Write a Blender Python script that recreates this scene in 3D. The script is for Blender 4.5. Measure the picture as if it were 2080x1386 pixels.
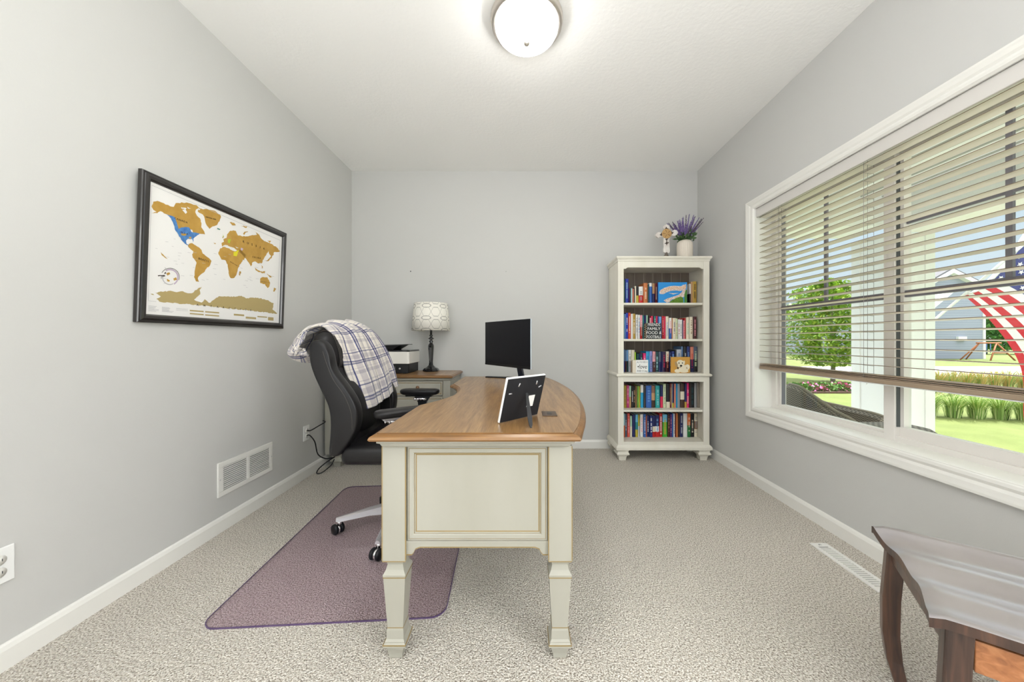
import bpy, math, random
from mathutils import Vector, Matrix
random.seed(7)
PI = math.pi
for o in list(bpy.data.objects): bpy.data.objects.remove(o)
scene = bpy.context.scene
col = scene.collection

# ------------------------------------------------------------------ camera, sky, lights
EYE = 1.08
cam_d = bpy.data.cameras.new('camera'); cam = bpy.data.objects.new('camera', cam_d); col.objects.link(cam)
cam.location = (0, 0, EYE); cam.rotation_euler = (PI/2, 0, 0)
cam_d.sensor_width = 36.0; cam_d.lens = 690/2080*36
cam_d.shift_x = -22/2080; cam_d.shift_y = -3/2080
cam_d.clip_start = 0.02; cam_d.clip_end = 400
scene.camera = cam
scene.view_settings.view_transform = 'Standard'; scene.view_settings.look = 'None'
scene.view_settings.gamma = 1.0; scene.view_settings.use_curve_mapping = False
scene.view_settings.exposure = 0.0

w = bpy.data.worlds.new('sky'); scene.world = w; w.use_nodes = True
nt = w.node_tree; nt.nodes.clear()
_o = nt.nodes.new('ShaderNodeOutputWorld'); _b = nt.nodes.new('ShaderNodeBackground')
_tc = nt.nodes.new('ShaderNodeTexCoord'); _sx = nt.nodes.new('ShaderNodeSeparateXYZ'); _cr = nt.nodes.new('ShaderNodeValToRGB')
_cr.color_ramp.elements[0].position = 0.0; _cr.color_ramp.elements[0].color = (0.80, 0.89, 0.95, 1)
_cr.color_ramp.elements[1].position = 0.30; _cr.color_ramp.elements[1].color = (0.64, 0.80, 0.93, 1)
_hz = _cr.color_ramp.elements.new(0.62); _hz.color = (1.0, 1.0, 1.0, 1)            # bright thin haze high up
nt.links.new(_tc.outputs['Generated'], _sx.inputs[0]); nt.links.new(_sx.outputs['Z'], _cr.inputs[0])
nt.links.new(_cr.outputs[0], _b.inputs[0]); nt.links.new(_b.outputs[0], _o.inputs[0]); _b.inputs[1].default_value = 1.0
_st = nt.nodes.new('ShaderNodeMapRange'); _st.inputs[1].default_value = 0.32; _st.inputs[2].default_value = 0.75; _st.inputs[3].default_value = 1.0; _st.inputs[4].default_value = 4.2
nt.links.new(_sx.outputs['Z'], _st.inputs[0]); nt.links.new(_st.outputs[0], _b.inputs[1])

sun_d = bpy.data.lights.new('sun', 'SUN'); sun = bpy.data.objects.new('sun', sun_d); col.objects.link(sun)
sun_d.energy = 9.5; sun_d.angle = math.radians(1.5); sun_d.color = (1.0, 0.97, 0.90)
sun.rotation_euler = (math.radians(-10), math.radians(36), 0)      # high over the street, reaching the porch floor but not the window

def area(name, loc, rot, sx, sy, e, c=(1, 1, 1)):
    d = bpy.data.lights.new(name, 'AREA'); d.shape = 'RECTANGLE'; d.size = sx; d.size_y = sy; d.energy = e; d.color = c
    o = bpy.data.objects.new(name, d); col.objects.link(o); o.location = loc; o.rotation_euler = rot; return o
area('rear_fill', (0.0, -2.15, 1.45), (PI/2, 0, 0), 3.2, 2.3, 6, (0.94, 0.97, 1.0))   # added fill from the open back of the room
area('bounce_fill', (0.0, -1.3, 1.2), (PI, 0, 0), 2.2, 1.2, 92, (0.95, 0.975, 1.0))        # added upward fill, bounced off the ceiling to lift the walls
area('side_fill', (1.70, -0.75, 1.5), (0, -PI/2, 0), 1.5, 1.7, 100, (0.95, 0.975, 1.0))       # added fill by the right wall behind the camera, brightens the left wall

area('left_fill', (-1.66, -0.9, 1.3), (0, PI/2, 0), 1.6, 1.6, 38, (0.95, 0.975, 1.0))            # added fill on the left, behind the camera, brightens the right wall

# ------------------------------------------------------------------ room numbers
XL, XR, YB, ZC = -1.70, 1.735, 3.375, 2.755
YF = -2.3

# ------------------------------------------------------------------ materials
MC = {}
def lin(r, g, b):
    f = lambda c: ((c/255+0.055)/1.055)**2.4 if c > 10 else c/255/12.92
    return (f(r), f(g), f(b))
def mat(name, c, rough=0.5, metal=0.0, bump=None, spec=0.5, coat=0.0, var=None, emit=None, trans=0.0, sheen=0.0):
    if name in MC: return MC[name]
    m = bpy.data.materials.new(name); m.use_nodes = True; MC[name] = m
    n = m.node_tree; p = n.nodes['Principled BSDF']
    p.inputs['Base Color'].default_value = (*c, 1); p.inputs['Roughness'].default_value = rough
    p.inputs['Metallic'].default_value = metal; p.inputs['Specular IOR Level'].default_value = spec
    p.inputs['Coat Weight'].default_value = coat; p.inputs['Transmission Weight'].default_value = trans
    p.inputs['Sheen Weight'].default_value = sheen
    if emit: p.inputs['Emission Color'].default_value = (*emit[0], 1); p.inputs['Emission Strength'].default_value = emit[1]
    tc = n.nodes.new('ShaderNodeTexCoord')
    if var:                                   # (scale, second colour, stretch)
        sc, c2, st = var
        mp = n.nodes.new('ShaderNodeMapping'); mp.inputs['Scale'].default_value = st
        t = n.nodes.new('ShaderNodeTexNoise'); t.inputs['Scale'].default_value = sc; t.inputs['Detail'].default_value = 4
        r = n.nodes.new('ShaderNodeValToRGB'); r.color_ramp.elements[0].position = 0.35; r.color_ramp.elements[1].position = 0.68
        r.color_ramp.elements[0].color = (*c, 1); r.color_ramp.elements[1].color = (*c2, 1)
        n.links.new(tc.outputs['Object'], mp.inputs[0]); n.links.new(mp.outputs[0], t.inputs['Vector'])
        n.links.new(t.outputs['Fac'], r.inputs[0]); n.links.new(r.outputs[0], p.inputs['Base Color'])
    if bump:                                  # (scale, strength, distance)
        t = n.nodes.new('ShaderNodeTexNoise'); t.inputs['Scale'].default_value = bump[0]; t.inputs['Detail'].default_value = 5
        b = n.nodes.new('ShaderNodeBump'); b.inputs['Strength'].default_value = bump[1]; b.inputs['Distance'].default_value = bump[2]
        n.links.new(tc.outputs['Object'], t.inputs['Vector']); n.links.new(t.outputs['Fac'], b.inputs['Height'])
        n.links.new(b.outputs[0], p.inputs['Normal'])
    return m

M_wall = mat('wall_paint', lin(204, 203, 200), 0.75, bump=(160, 0.12, 0.002), spec=0.3)
M_ceil = mat('ceiling_texture', lin(248, 247, 244), 0.85, bump=(45, 0.35, 0.004), spec=0.2)
M_trim = mat('trim_white', lin(236, 234, 228), 0.35)
M_sash = mat('window_vinyl', lin(234, 229, 223), 0.4)
M_dark = mat('dark_gasket', (0.09, 0.10, 0.10), 0.5)
M_muntin = mat('muntin_grey', lin(120, 118, 126), 0.45)
M_slat = mat('blind_slat', lin(225, 218, 205), 0.45)
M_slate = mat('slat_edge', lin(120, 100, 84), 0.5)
M_rail = mat('blind_rail', lin(172, 152, 130), 0.45, var=(30, lin(154, 134, 112), (1, 0.1, 1)))  # tan holds the backlit shade of the rail and stacked slats
M_cord = mat('cord', lin(150, 145, 140), 0.8)
M_plastic = mat('white_plastic', lin(240, 240, 238), 0.3)
M_black = mat('black_plastic', (0.007, 0.007, 0.009), 0.35, spec=0.35)
M_blackgl = mat('black_gloss', (0.008, 0.008, 0.010), 0.12, coat=0.5)
M_leather = mat('black_leather', (0.010, 0.009, 0.010), 0.36, bump=(220, 0.12, 0.0015), spec=0.38)
M_leath2 = mat('black_leather_seam', (0.06, 0.05, 0.045), 0.5)
M_chrome = mat('chrome', (0.78, 0.76, 0.77), 0.14, metal=1.0)
M_silver = mat('silver_paint', (0.62, 0.60, 0.62), 0.3, metal=0.6)
M_cream = mat('antique_cream', lin(163, 160, 147), 0.45, var=(5, lin(171, 168, 156), (1, 1, 0.35)), bump=(60, 0.06, 0.002))
M_glaze = mat('ochre_glaze', lin(146, 124, 80), 0.55)
M_cream2 = mat('case_cream', lin(226, 221, 206), 0.45, var=(6, lin(236, 232, 220), (1, 1, 0.3)))
M_backp = mat('case_back', lin(122, 108, 96), 0.6, var=(8, lin(105, 92, 82), (2, 1, 0.1)))
M_groove = mat('case_groove', lin(185, 175, 160), 0.6)

def wood(name, c1, c2, c3, axis='Y', rough=0.35, sc=1.0, coat=0.15):
    m = bpy.data.materials.new(name); m.use_nodes = True; n = m.node_tree; p = n.nodes['Principled BSDF']
    tc = n.nodes.new('ShaderNodeTexCoord'); mp = n.nodes.new('ShaderNodeMapping')
    s = {'X': (0.06, 1, 1), 'Y': (1, 0.06, 1), 'Z': (1, 1, 0.06)}[axis]
    mp.inputs['Scale'].default_value = [k*sc for k in s]
    a = n.nodes.new('ShaderNodeTexNoise'); a.inputs['Scale'].default_value = 55; a.inputs['Detail'].default_value = 6; a.inputs['Distortion'].default_value = 1.5
    b = n.nodes.new('ShaderNodeTexNoise'); b.inputs['Scale'].default_value = 9; b.inputs['Detail'].default_value = 3; b.inputs['Distortion'].default_value = 2.5
    add = n.nodes.new('ShaderNodeMath'); add.operation = 'ADD'; ml = n.nodes.new('ShaderNodeMath'); ml.operation = 'MULTIPLY'; ml.inputs[1].default_value = 0.5
    r = n.nodes.new('ShaderNodeValToRGB'); e = r.color_ramp.elements
    e[0].position = 0.36; e[0].color = (*c1, 1); e[1].position = 0.64; e[1].color = (*c3, 1); k = r.color_ramp.elements.new(0.5); k.color = (*c2, 1)
    n.links.new(tc.outputs['Object'], mp.inputs[0]); n.links.new(mp.outputs[0], a.inputs['Vector']); n.links.new(mp.outputs[0], b.inputs['Vector'])
    n.links.new(a.outputs['Fac'], add.inputs[0]); n.links.new(b.outputs['Fac'], add.inputs[1]); n.links.new(add.outputs[0], ml.inputs[0])
    n.links.new(ml.outputs[0], r.inputs[0]); n.links.new(r.outputs[0], p.inputs['Base Color'])
    bp = n.nodes.new('ShaderNodeBump'); bp.inputs['Strength'].default_value = 0.12; bp.inputs['Distance'].default_value = 0.002
    n.links.new(a.outputs['Fac'], bp.inputs['Height']); n.links.new(bp.outputs[0], p.inputs['Normal'])
    p.inputs['Roughness'].default_value = rough; p.inputs['Coat Weight'].default_value = coat; p.inputs['Coat Roughness'].default_value = 0.2
    MC[name] = m; return m
M_top = wood('desk_wood', lin(118, 86, 50), lin(144, 108, 66), lin(164, 128, 82), 'Y', 0.32, 2.0, 0.25)
M_edge = wood('desk_edge_wood', lin(106, 73, 36), lin(126, 87, 44), lin(144, 104, 57), 'X', 0.3, 1.5)
M_bench = wood('bench_wood', lin(52, 36, 30), lin(74, 52, 42), lin(98, 68, 52), 'Z', 0.3)
M_bseat = mat('bench_seat_lacquer_sheen', (0.40, 0.37, 0.38), 0.30, metal=0.6, coat=0.6, var=(6, (0.46, 0.43, 0.44), (1, 1, 1)))  # dark lacquer; the window's reflection is put into this pale half-metal colour
MC['bench_seat_lacquer_sheen'].node_tree.nodes['Principled BSDF'].inputs['Coat Roughness'].default_value = 0.22
MC['bench_seat_lacquer_sheen'].node_tree.nodes['Principled BSDF'].inputs['Coat IOR'].default_value = 2.3
M_apron = wood('bench_apron_wood', lin(140, 88, 54), lin(168, 108, 66), lin(192, 132, 86), 'X', 0.4)

def carpet():
    m = bpy.data.materials.new('carpet'); m.use_nodes = True; n = m.node_tree; p = n.nodes['Principled BSDF']
    tc = n.nodes.new('ShaderNodeTexCoord')
    a = n.nodes.new('ShaderNodeTexNoise'); a.inputs['Scale'].default_value = 170; a.inputs['Detail'].default_value = 3; a.inputs['Roughness'].default_value = 0.65
    v = n.nodes.new('ShaderNodeTexVoronoi'); v.inputs['Scale'].default_value = 190
    r = n.nodes.new('ShaderNodeValToRGB'); e = r.color_ramp.elements
    e[0].position = 0.34; e[0].color = (*lin(140, 127, 112), 1); e[1].position = 0.60; e[1].color = (*lin(250, 244, 234), 1)
    k = r.color_ramp.elements.new(0.47); k.color = (*lin(214, 205, 192), 1)
    n.links.new(tc.outputs['Object'], a.inputs['Vector']); n.links.new(tc.outputs['Object'], v.inputs['Vector'])
    n.links.new(a.outputs['Fac'], r.inputs[0]); n.links.new(r.outputs[0], p.inputs['Base Color'])
    mix = n.nodes.new('ShaderNodeMath'); mix.operation = 'SUBTRACT'
    n.links.new(a.outputs['Fac'], mix.inputs[0]); n.links.new(v.outputs['Distance'], mix.inputs[1])
    b = n.nodes.new('ShaderNodeBump'); b.inputs['Strength'].default_value = 0.9; b.inputs['Distance'].default_value = 0.008
    n.links.new(mix.outputs[0], b.inputs['Height']); n.links.new(b.outputs[0], p.inputs['Normal'])
    p.inputs['Roughness'].default_value = 0.95; p.inputs['Specular IOR Level'].default_value = 0.1
    return m
M_carpet = carpet()

def glass(name, tint=(1, 1, 1), gl=0.04, rough=0.0):
    m = bpy.data.materials.new(name); m.use_nodes = True; n = m.node_tree; n.nodes.clear()
    o = n.nodes.new('ShaderNodeOutputMaterial'); t = n.nodes.new('ShaderNodeBsdfTransparent'); t.inputs[0].default_value = (*tint, 1)
    g = n.nodes.new('ShaderNodeBsdfGlossy'); g.inputs['Roughness'].default_value = rough
    x = n.nodes.new('ShaderNodeMixShader'); x.inputs[0].default_value = gl
    n.links.new(t.outputs[0], x.inputs[1]); n.links.new(g.outputs[0], x.inputs[2]); n.links.new(x.outputs[0], o.inputs[0])
    return m
M_glass = glass('window_glass', (0.98, 1.0, 0.99), 0.03)
M_mat = glass('mat_film', (0.93, 0.885, 0.925), 0.07, 0.25)

# ------------------------------------------------------------------ mesh builder
class MB:
    def __init__(s, xf=None): s.v = []; s.f = []; s.m = []; s.s = []; s.xf = xf; s.uv = None
    def add(s, vs, fs, m=0, sm=False):
        b = len(s.v)
        for p in vs:
            p = Vector(p); s.v.append(s.xf @ p if s.xf else p)
        for f in fs: s.f.append([b+i for i in f]); s.m.append(m); s.s.append(sm)
        return s
    def box(s, x0, x1, y0, y1, z0, z1, m=0):
        vs = [(x, y, z) for z in (z0, z1) for y in (y0, y1) for x in (x0, x1)]
        return s.add(vs, [(0, 2, 3, 1), (4, 5, 7, 6), (0, 1, 5, 4), (2, 6, 7, 3), (0, 4, 6, 2), (1, 3, 7, 5)], m)
    def hexa(s, lo, hi, m=0):                # two quads (4 pts each, same order)
        return s.add(list(lo)+list(hi), [(3, 2, 1, 0), (4, 5, 6, 7), (0, 1, 5, 4), (1, 2, 6, 5), (2, 3, 7, 6), (3, 0, 4, 7)], m)
    def loft(s, rings, m=0, sm=False, cap=True, closed=True):
        n = len(rings[0]); vs = [p for r in rings for p in r]; fs = []
        for i in range(len(rings)-1):
            for j in range(n if closed else n-1):
                k = (j+1) % n; fs.append((i*n+j, i*n+k, (i+1)*n+k, (i+1)*n+j))
        if cap: fs.append(tuple(range(n-1, -1, -1))); fs.append(tuple((len(rings)-1)*n+j for j in range(n)))
        return s.add(vs, fs, m, sm)
    def prism(s, poly, axis, a0, a1, m=0, sm=False):
        def P(q, a): return {'X': (a, q[0], q[1]), 'Y': (q[0], a, q[1]), 'Z': (q[0], q[1], a)}[axis]
        return s.loft([[P(q, a0) for q in poly], [P(q, a1) for q in poly]], m, sm)
    def lathe(s, prof, c=(0, 0, 0), seg=32, m=0, sm=True, axis='Z', cap=True, ph=0):
        rings = []
        for r, h in prof:
            ring = []
            for i in range(seg):
                a = 2*PI*i/seg+ph; u, w_ = r*math.cos(a), r*math.sin(a)
                p = {'Z': (u, w_, h), 'X': (h, u, w_), 'Y': (w_, h, u)}[axis]
                ring.append((c[0]+p[0], c[1]+p[1], c[2]+p[2]))
            rings.append(ring)
        return s.loft(rings, m, sm, cap)
    def tube(s, pts, r, seg=8, m=0, sm=True):
        pts = [Vector(p) for p in pts]; rings = []; n = len(pts); up = None
        for i, p in enumerate(pts):
            t = (pts[min(i+1, n-1)]-pts[max(i-1, 0)]).normalized()
            if up is None: up = Vector((0, 0, 1)) if abs(t.z) < 0.9 else Vector((1, 0, 0))
            a = t.cross(up).normalized(); b = a.cross(t).normalized(); up = b
            rr = r[i] if isinstance(r, (list, tuple)) else r
            rings.append([p+rr*(math.cos(2*PI*k/seg)*a+math.sin(2*PI*k/seg)*b) for k in range(seg)])
        return s.loft(rings, m, sm)
    def ellipsoid(s, c, r, m=0, seg=16, rings=10):
        rs = []
        for i in range(rings+1):
            a = -PI/2+PI*i/rings; q = max(math.cos(a), 0.02)
            rs.append([(c[0]+r[0]*q*math.cos(2*PI*j/seg), c[1]+r[1]*q*math.sin(2*PI*j/seg), c[2]+r[2]*math.sin(a)) for j in range(seg)])
        return s.loft(rs, m, True)
    def build(s, name, mats, parent=None, bevel=0, bseg=2, sub=0, solid=0, origin=None, smooth=None):
        if not isinstance(mats, (list, tuple)): mats = [mats]
        me = bpy.data.meshes.new(name); off = Vector((0, 0, 0))
        if parent is None:
            if origin is None:
                xs = [p.x for p in s.v]; ys = [p.y for p in s.v]; zs = [p.z for p in s.v]
                origin = ((min(xs)+max(xs))/2, (min(ys)+max(ys))/2, min(zs))
            off = Vector(origin)
        me.from_pydata([p-off for p in s.v], [], s.f)
        for mm in mats: me.materials.append(mm)
        for i, p in enumerate(me.polygons):
            p.material_index = s.m[i]; p.use_smooth = s.s[i] if smooth is None else smooth
        if s.uv:
            ul = me.uv_layers.new(name='UVMap')
            for lp in me.loops: ul.data[lp.index].uv = s.uv[lp.vertex_index]
        o = bpy.data.objects.new(name, me); col.objects.link(o); o.location = off
        if parent is not None:
            o.parent = parent
            if parent.type == 'EMPTY': o.matrix_parent_inverse = Matrix.Translation(-parent.location)
            else: o.matrix_parent_inverse = Matrix.Translation(-parent.location) if parent.parent is None else Matrix.Identity(4)
        if solid: md = o.modifiers.new('solid', 'SOLIDIFY'); md.thickness = solid; md.offset = 0
        if bevel: md = o.modifiers.new('bevel', 'BEVEL'); md.width = bevel; md.segments = bseg; md.limit_method = 'ANGLE'; md.angle_limit = math.radians(35)
        if sub: md = o.modifiers.new('sub', 'SUBSURF'); md.levels = sub; md.render_levels = sub
        return o
def tag(o, label=None, cat=None, group=None, kind=None):
    if label: o['label'] = label
    if cat: o['category'] = cat
    if group: o['group'] = group
    if kind: o['kind'] = kind
    return o
def thing(name, loc, label, cat, group=None):
    o = bpy.data.objects.new(name, None); col.objects.link(o); o.location = loc; o.empty_display_size = 0.05
    return tag(o, label, cat, group)
def struct(mb, name, m, **k):
    return tag(mb.build(name, m, **k), kind='structure')
def text_mesh(body, size, align='CENTER', ext=0.0003, sx=1.0):
    c = bpy.data.curves.new('t', 'FONT'); c.body = body; c.size = size; c.align_x = align; c.align_y = 'CENTER'; c.extrude = ext; c.resolution_u = 2
    o = bpy.data.objects.new('t', c); col.objects.link(o); bpy.context.view_layer.update()
    me = bpy.data.meshes.new_from_object(o.evaluated_get(bpy.context.evaluated_depsgraph_get()))
    vs = [(v.co.x*sx, v.co.y, v.co.z) for v in me.vertices]; fs = [tuple(p.vertices) for p in me.polygons]
    bpy.data.objects.remove(o); bpy.data.curves.remove(c); bpy.data.meshes.remove(me)
    return vs, fs
def add_text(mb, body, size, o, ux, uy, un, m=0, sx=1.0):
    vs, fs = text_mesh(body, size, sx=sx); o, ux, uy, un = Vector(o), Vector(ux), Vector(uy), Vector(un)
    mb.add([o+ux*x+uy*y+un*z for x, y, z in vs], fs, m)
def cat_rom(P, n):
    P = [Vector(p) for p in P]; out = []; L = len(P)-1
    for i in range(n+1):
        t = i/n*L; k = min(int(t), L-1); u = t-k
        a, b, c, d = P[max(k-1, 0)], P[k], P[k+1], P[min(k+2, L)]
        out.append(0.5*((2*b)+(c-a)*u+(2*a-5*b+4*c-d)*u*u+(3*b-a-3*c+d)*u**3))
    return out

# ------------------------------------------------------------------ the room
OY0, OY1, OZ0, OZ1 = 0.90, 2.54, 0.57, 2.06         # window opening in the right wall
XO = 1.95
struct(MB().box(XL-0.3, XO, YF, YB+0.15, -0.1, 0), 'floor', M_carpet)
struct(MB().box(XL-0.3, XO, YF, YB+0.15, ZC, ZC+0.15), 'ceiling', M_ceil)
struct(MB().box(XL-0.15, XL, YF, YB, 0, ZC), 'wall_left', M_wall)
struct(MB().box(XL-0.15, XO, YB, YB+0.15, 0, ZC), 'wall_back', M_wall)
b = MB().box(XR, XO, YF, OY0, 0, ZC).box(XR, XO, OY1, YB, 0, ZC).box(XR, XO, OY0, OY1, 0, OZ0).box(XR, XO, OY0, OY1, OZ1, ZC)
struct(b, 'wall_right', M_wall)
def bb(h=0.085): return [(0, 0), (0.014, 0), (0.014, h-0.02), (0.009, h-0.006), (0.004, h), (0, h)]
struct(MB().prism([(XL+a, z) for a, z in bb()], 'Y', YF, YB), 'baseboard_left', M_trim)
struct(MB().prism([(XR-a, z) for a, z in bb()][::-1], 'Y', YF, YB), 'baseboard_right', M_trim)
struct(MB().prism([(YB-a, z) for a, z in bb()], 'X', XL+0.014, XR-0.014), 'baseboard_back', M_trim)

# window casing (stepped colonial profile), mitred frame
def casing():
    mb = MB(); prof = [(0, 0), (0, 0.006), (0.010, 0.014), (0.022, 0.016), (0.034, 0.013), (0.046, 0.018), (0.060, 0.020), (0.070, 0.022), (0.080, 0.022), (0.082, 0.0)]
    y0, y1, z0, z1 = OY0, OY1, OZ0, OZ1
    corners = [(y1, z0, 1, -1), (y1, z1, 1, 1), (y0, z1, -1, 1), (y0, z0, -1, -1)]
    rings = []
    for cy, cz, sy, sz in corners+corners[:1]:
        rings.append([(XR-h, cy+sy*(d-0.006), cz+sz*(d-0.006)*(0.86 if sz > 0 else 1)) for d, h in prof])
    mb.loft(rings, 0, False, cap=False, closed=True); return mb
struct(casing(), 'trim_1', M_trim)
# jamb liner and sill board
b = MB().box(XR-0.008, 1.86, OY1-0.002, OY1+0.012, OZ0, OZ1).box(XR-0.008, 1.86, OY0-0.012, OY0+0.002, OZ0, OZ1)
b.box(XR-0.008, 1.86, OY0, OY1, OZ1-0.002, OZ1+0.012).box(XR-0.010, 1.87, OY0, OY1, OZ0-0.012, OZ0+0.004)
struct(b, 'trim_2', M_trim)
# window unit
fx0, fx1 = 1.858, 1.935
win = MB().box(fx0, fx1, OY1-0.045, OY1, OZ0+0.030, OZ1-0.045).box(fx0, fx1, OY0, OY0+0.045, OZ0+0.030, OZ1-0.045).box(fx0, fx1, OY0, OY1, OZ1-0.045, OZ1).box(fx0, fx1, OY0, OY1, OZ0, OZ0+0.030)
window = struct(win, 'window_1', M_sash)
def wpart(mb, n, m, **k): return mb.build(n, m, parent=window, **k)
wpart(MB().box(fx0-0.004, fx1, 1.694, 1.747, OZ0, OZ1), 'mullion', M_sash, bevel=0.003)
for (a, c, zb, gask) in ((1.747, OY1-0.045, 0.600, 0), (OY0+0.045, 1.694, 0.600, 1)):
    zb2 = 0.608 if not gask else 0.645
    s_ = MB().box(1.878, 1.915, a, a+0.02, zb2, OZ1-0.07).box(1.878, 1.915, c-0.02, c, zb2, OZ1-0.07)
    s_.box(1.878, 1.915, a, c, zb, zb2).box(1.878, 1.915, a, c, OZ1-0.07, OZ1-0.045)
    wpart(s_, 'sash', M_sash)
    if gask: wpart(MB().box(1.862, 1.905, c-0.004, c-0.0005, zb2, OZ1-0.07), 'gasket', M_dark)
    else: wpart(MB().box(1.885, 1.912, c-0.0218, c-0.0203, zb2, OZ1-0.07), 'gasket', M_muntin)
    wpart(MB().box(1.880, 1.905, a+0.02, c-0.02, 1.288, 1.322), 'meeting_rail', M_muntin, bevel=0.003)
    ym = (a+c)/2
    wpart(MB().box(1.888, 1.900, ym-0.010, ym+0.010, 1.322, OZ1-0.07), 'muntin', M_muntin)
    wpart(MB().box(1.8895, 1.8985, a+0.021, c-0.021, 1.648, 1.662), 'muntin', M_muntin) if gask else None
    wpart(MB().box(1.9015, 1.9045, a+0.02, c-0.02, zb2, OZ1-0.07), 'glass_pane', M_glass)

# ------------------------------------------------------------------ blind
blind = thing('window_blind', (1.79, 1.72, 0.86), 'wide white horizontal slat blind hanging inside the window, lowered two thirds', 'blind')
BX0, BX1, BY0, BY1 = 1.762, 1.812, OY0+0.012, OY1-0.012
MB().box(1.742, 1.756, BY0-0.008, BY1+0.008, 1.990, 2.056).build('valance', mat('valance', lin(216, 212, 207), 0.4), blind, bevel=0.003)
MB().box(1.762, 1.815, BY0, BY1, 2.012, 2.054).build('head_rail', M_trim, blind)
pitch = 0.0432; zt = 1.985; tilt = 0.0045
for i in range(25):
    z = zt-i*pitch
    if z < 0.905: break
    mb = MB(); n = 4; top = []; bot = []
    for k in range(n+1):
        x = BX0+(BX1-BX0)*k/n; zz = z+tilt/2-tilt*k/n+0.0016*math.sin(PI*k/n)
        top.append((x, zz+0.0013)); bot.append((x, zz-0.0013))
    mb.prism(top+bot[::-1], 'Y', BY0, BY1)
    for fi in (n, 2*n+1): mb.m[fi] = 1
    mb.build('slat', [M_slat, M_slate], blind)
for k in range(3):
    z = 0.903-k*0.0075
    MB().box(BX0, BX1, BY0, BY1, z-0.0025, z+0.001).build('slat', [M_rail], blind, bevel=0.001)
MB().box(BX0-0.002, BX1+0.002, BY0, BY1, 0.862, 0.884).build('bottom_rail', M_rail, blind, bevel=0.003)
MB().box(BX0+0.002, BX1-0.001, BY0, BY1, 0.857, 0.8625).build('rail_cap', M_plastic, blind)
for y in (2.34, 1.755, 1.13):
    mb = MB()
    for x in (BX0-0.001, BX1+0.001): mb.tube([(x, y, 0.88), (x, y, 2.01)], 0.0009, 5)
    mb.tube([((BX0+BX1)/2, y+0.006, 0.88), ((BX0+BX1)/2, y+0.006, 2.01)], 0.0009, 5)
    for i in range(25): mb.tube([(BX0, y, zt-i*pitch-0.001), (BX1, y, zt-i*pitch-0.006)], 0.0006, 4)
    mb.build('ladder_cord', M_cord, blind)
    MB().tube([((BX0+BX1)/2-0.012, y, 0.858), ((BX0+BX1)/2-0.02, y-0.004, 0.846), ((BX0+BX1)/2-0.005, y+0.004, 0.850), ((BX0+BX1)/2, y, 0.858)], 0.001, 5).build('cord_loop', M_plastic, blind)

# ------------------------------------------------------------------ ceiling light
LX, LY = 0.02, 1.765
cl = thing('ceiling_light', (LX, LY, ZC), 'round flush ceiling light with frosted glass bowl and brushed nickel ring', 'ceiling light')
M_nickel = mat('brushed_nickel', lin(205, 198, 190), 0.28, metal=0.9)
M_bowl = mat('lit_glass_bowl', (0.95, 0.95, 0.93), 0.3, emit=((1.0, 0.99, 0.965), 24.0))
MB().lathe([(0.150, ZC-0.002), (0.182, ZC-0.004), (0.188, ZC-0.020), (0.184, ZC-0.042), (0.176, ZC-0.050), (0.168, ZC-0.050)], (LX, LY, 0), 64).build('ring', M_nickel, cl)
pr = []
for i in range(11):
    a = i/10*PI/2; pr.append((0.004+0.160*math.cos(a), ZC-0.048-0.080*math.sin(a)))
MB().lathe(pr, (LX, LY, 0), 64).build('glass_bowl', M_bowl, cl)
MB().lathe([(0.008, ZC-0.125), (0.016, ZC-0.129), (0.018, ZC-0.137), (0.010, ZC-0.146), (0.004, ZC-0.149), (0.001, ZC-0.152)], (LX, LY, 0), 16).build('finial', M_nickel, cl)
# ------------------------------------------------------------------ wall fittings
def grille():
    t = thing('return_air_grille', (XL, 2.09, 0.197), 'white louvred air return grille low on the left wall above the baseboard', 'wall vent')
    y0, y1, z0, z1 = 1.887, 2.297, 0.197, 0.389
    f = MB(); x1 = XL+0.008
    f.box(XL, x1, y0, y1, z0, z0+0.028).box(XL, x1, y0, y1, z1-0.028, z1).box(XL, x1, y0, y0+0.034, z0+0.028, z1-0.028).box(XL, x1, y1-0.026, y1, z0+0.028, z1-0.028)
    ym = (y0+y1)/2+0.004; f.box(XL, x1, ym-0.010, ym+0.010, z0+0.028, z1-0.028)
    f.build('frame', M_trim, t, bevel=0.002)
    MB().box(XL+0.0003, XL+0.001, y0+0.03, y1-0.02, z0+0.02, z1-0.02).build('backing', M_black, t)
    for (a, c) in ((y0+0.034, ym-0.010), (ym+0.010, y1-0.026)):
        l = MB()
        for i in range(12):
            z = z0+0.034+i*(z1-z0-0.068)/11
            l.hexa([(XL+0.0015, a, z), (XL+0.007, a, z-0.002), (XL+0.007, c, z-0.002), (XL+0.0015, c, z)],
                   [(XL+0.0015, a, z+0.0042), (XL+0.007, a, z+0.0022), (XL+0.007, c, z+0.0022), (XL+0.0015, c, z+0.0042)])
        l.build('louvres', M_trim, t)
    for yy in (y0+0.013, y1-0.010):
        MB().lathe([(0.004, XL+0.008), (0.003, XL+0.0095)], (0, yy, (z0+z1)/2), 10, axis='X').build('screw', M_silver, t)
grille()
def outlet(y, z, label, plugs=False):
    t = thing('wall_outlet', (XL, y, z-0.06), label, 'power outlet', 'wall outlets on the left wall')
    MB().box(XL, XL+0.006, y-0.036, y+0.036, z-0.059, z+0.059).build('cover_plate', M_plastic, t, bevel=0.003)
    for dz in (-0.020, 0.020):
        s_ = MB().lathe([(0.0165, XL+0.006), (0.0165, XL+0.0085)], (0, y, z+dz), 20, axis='X').build('socket', M_trim, t)
        MB().box(XL+0.0085, XL+0.0088, y-0.007, y-0.005, z+dz-0.004, z+dz+0.004).box(XL+0.0085, XL+0.0088, y+0.005, y+0.007, z+dz-0.004, z+dz+0.004).build('slot', M_dark, s_)
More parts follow.
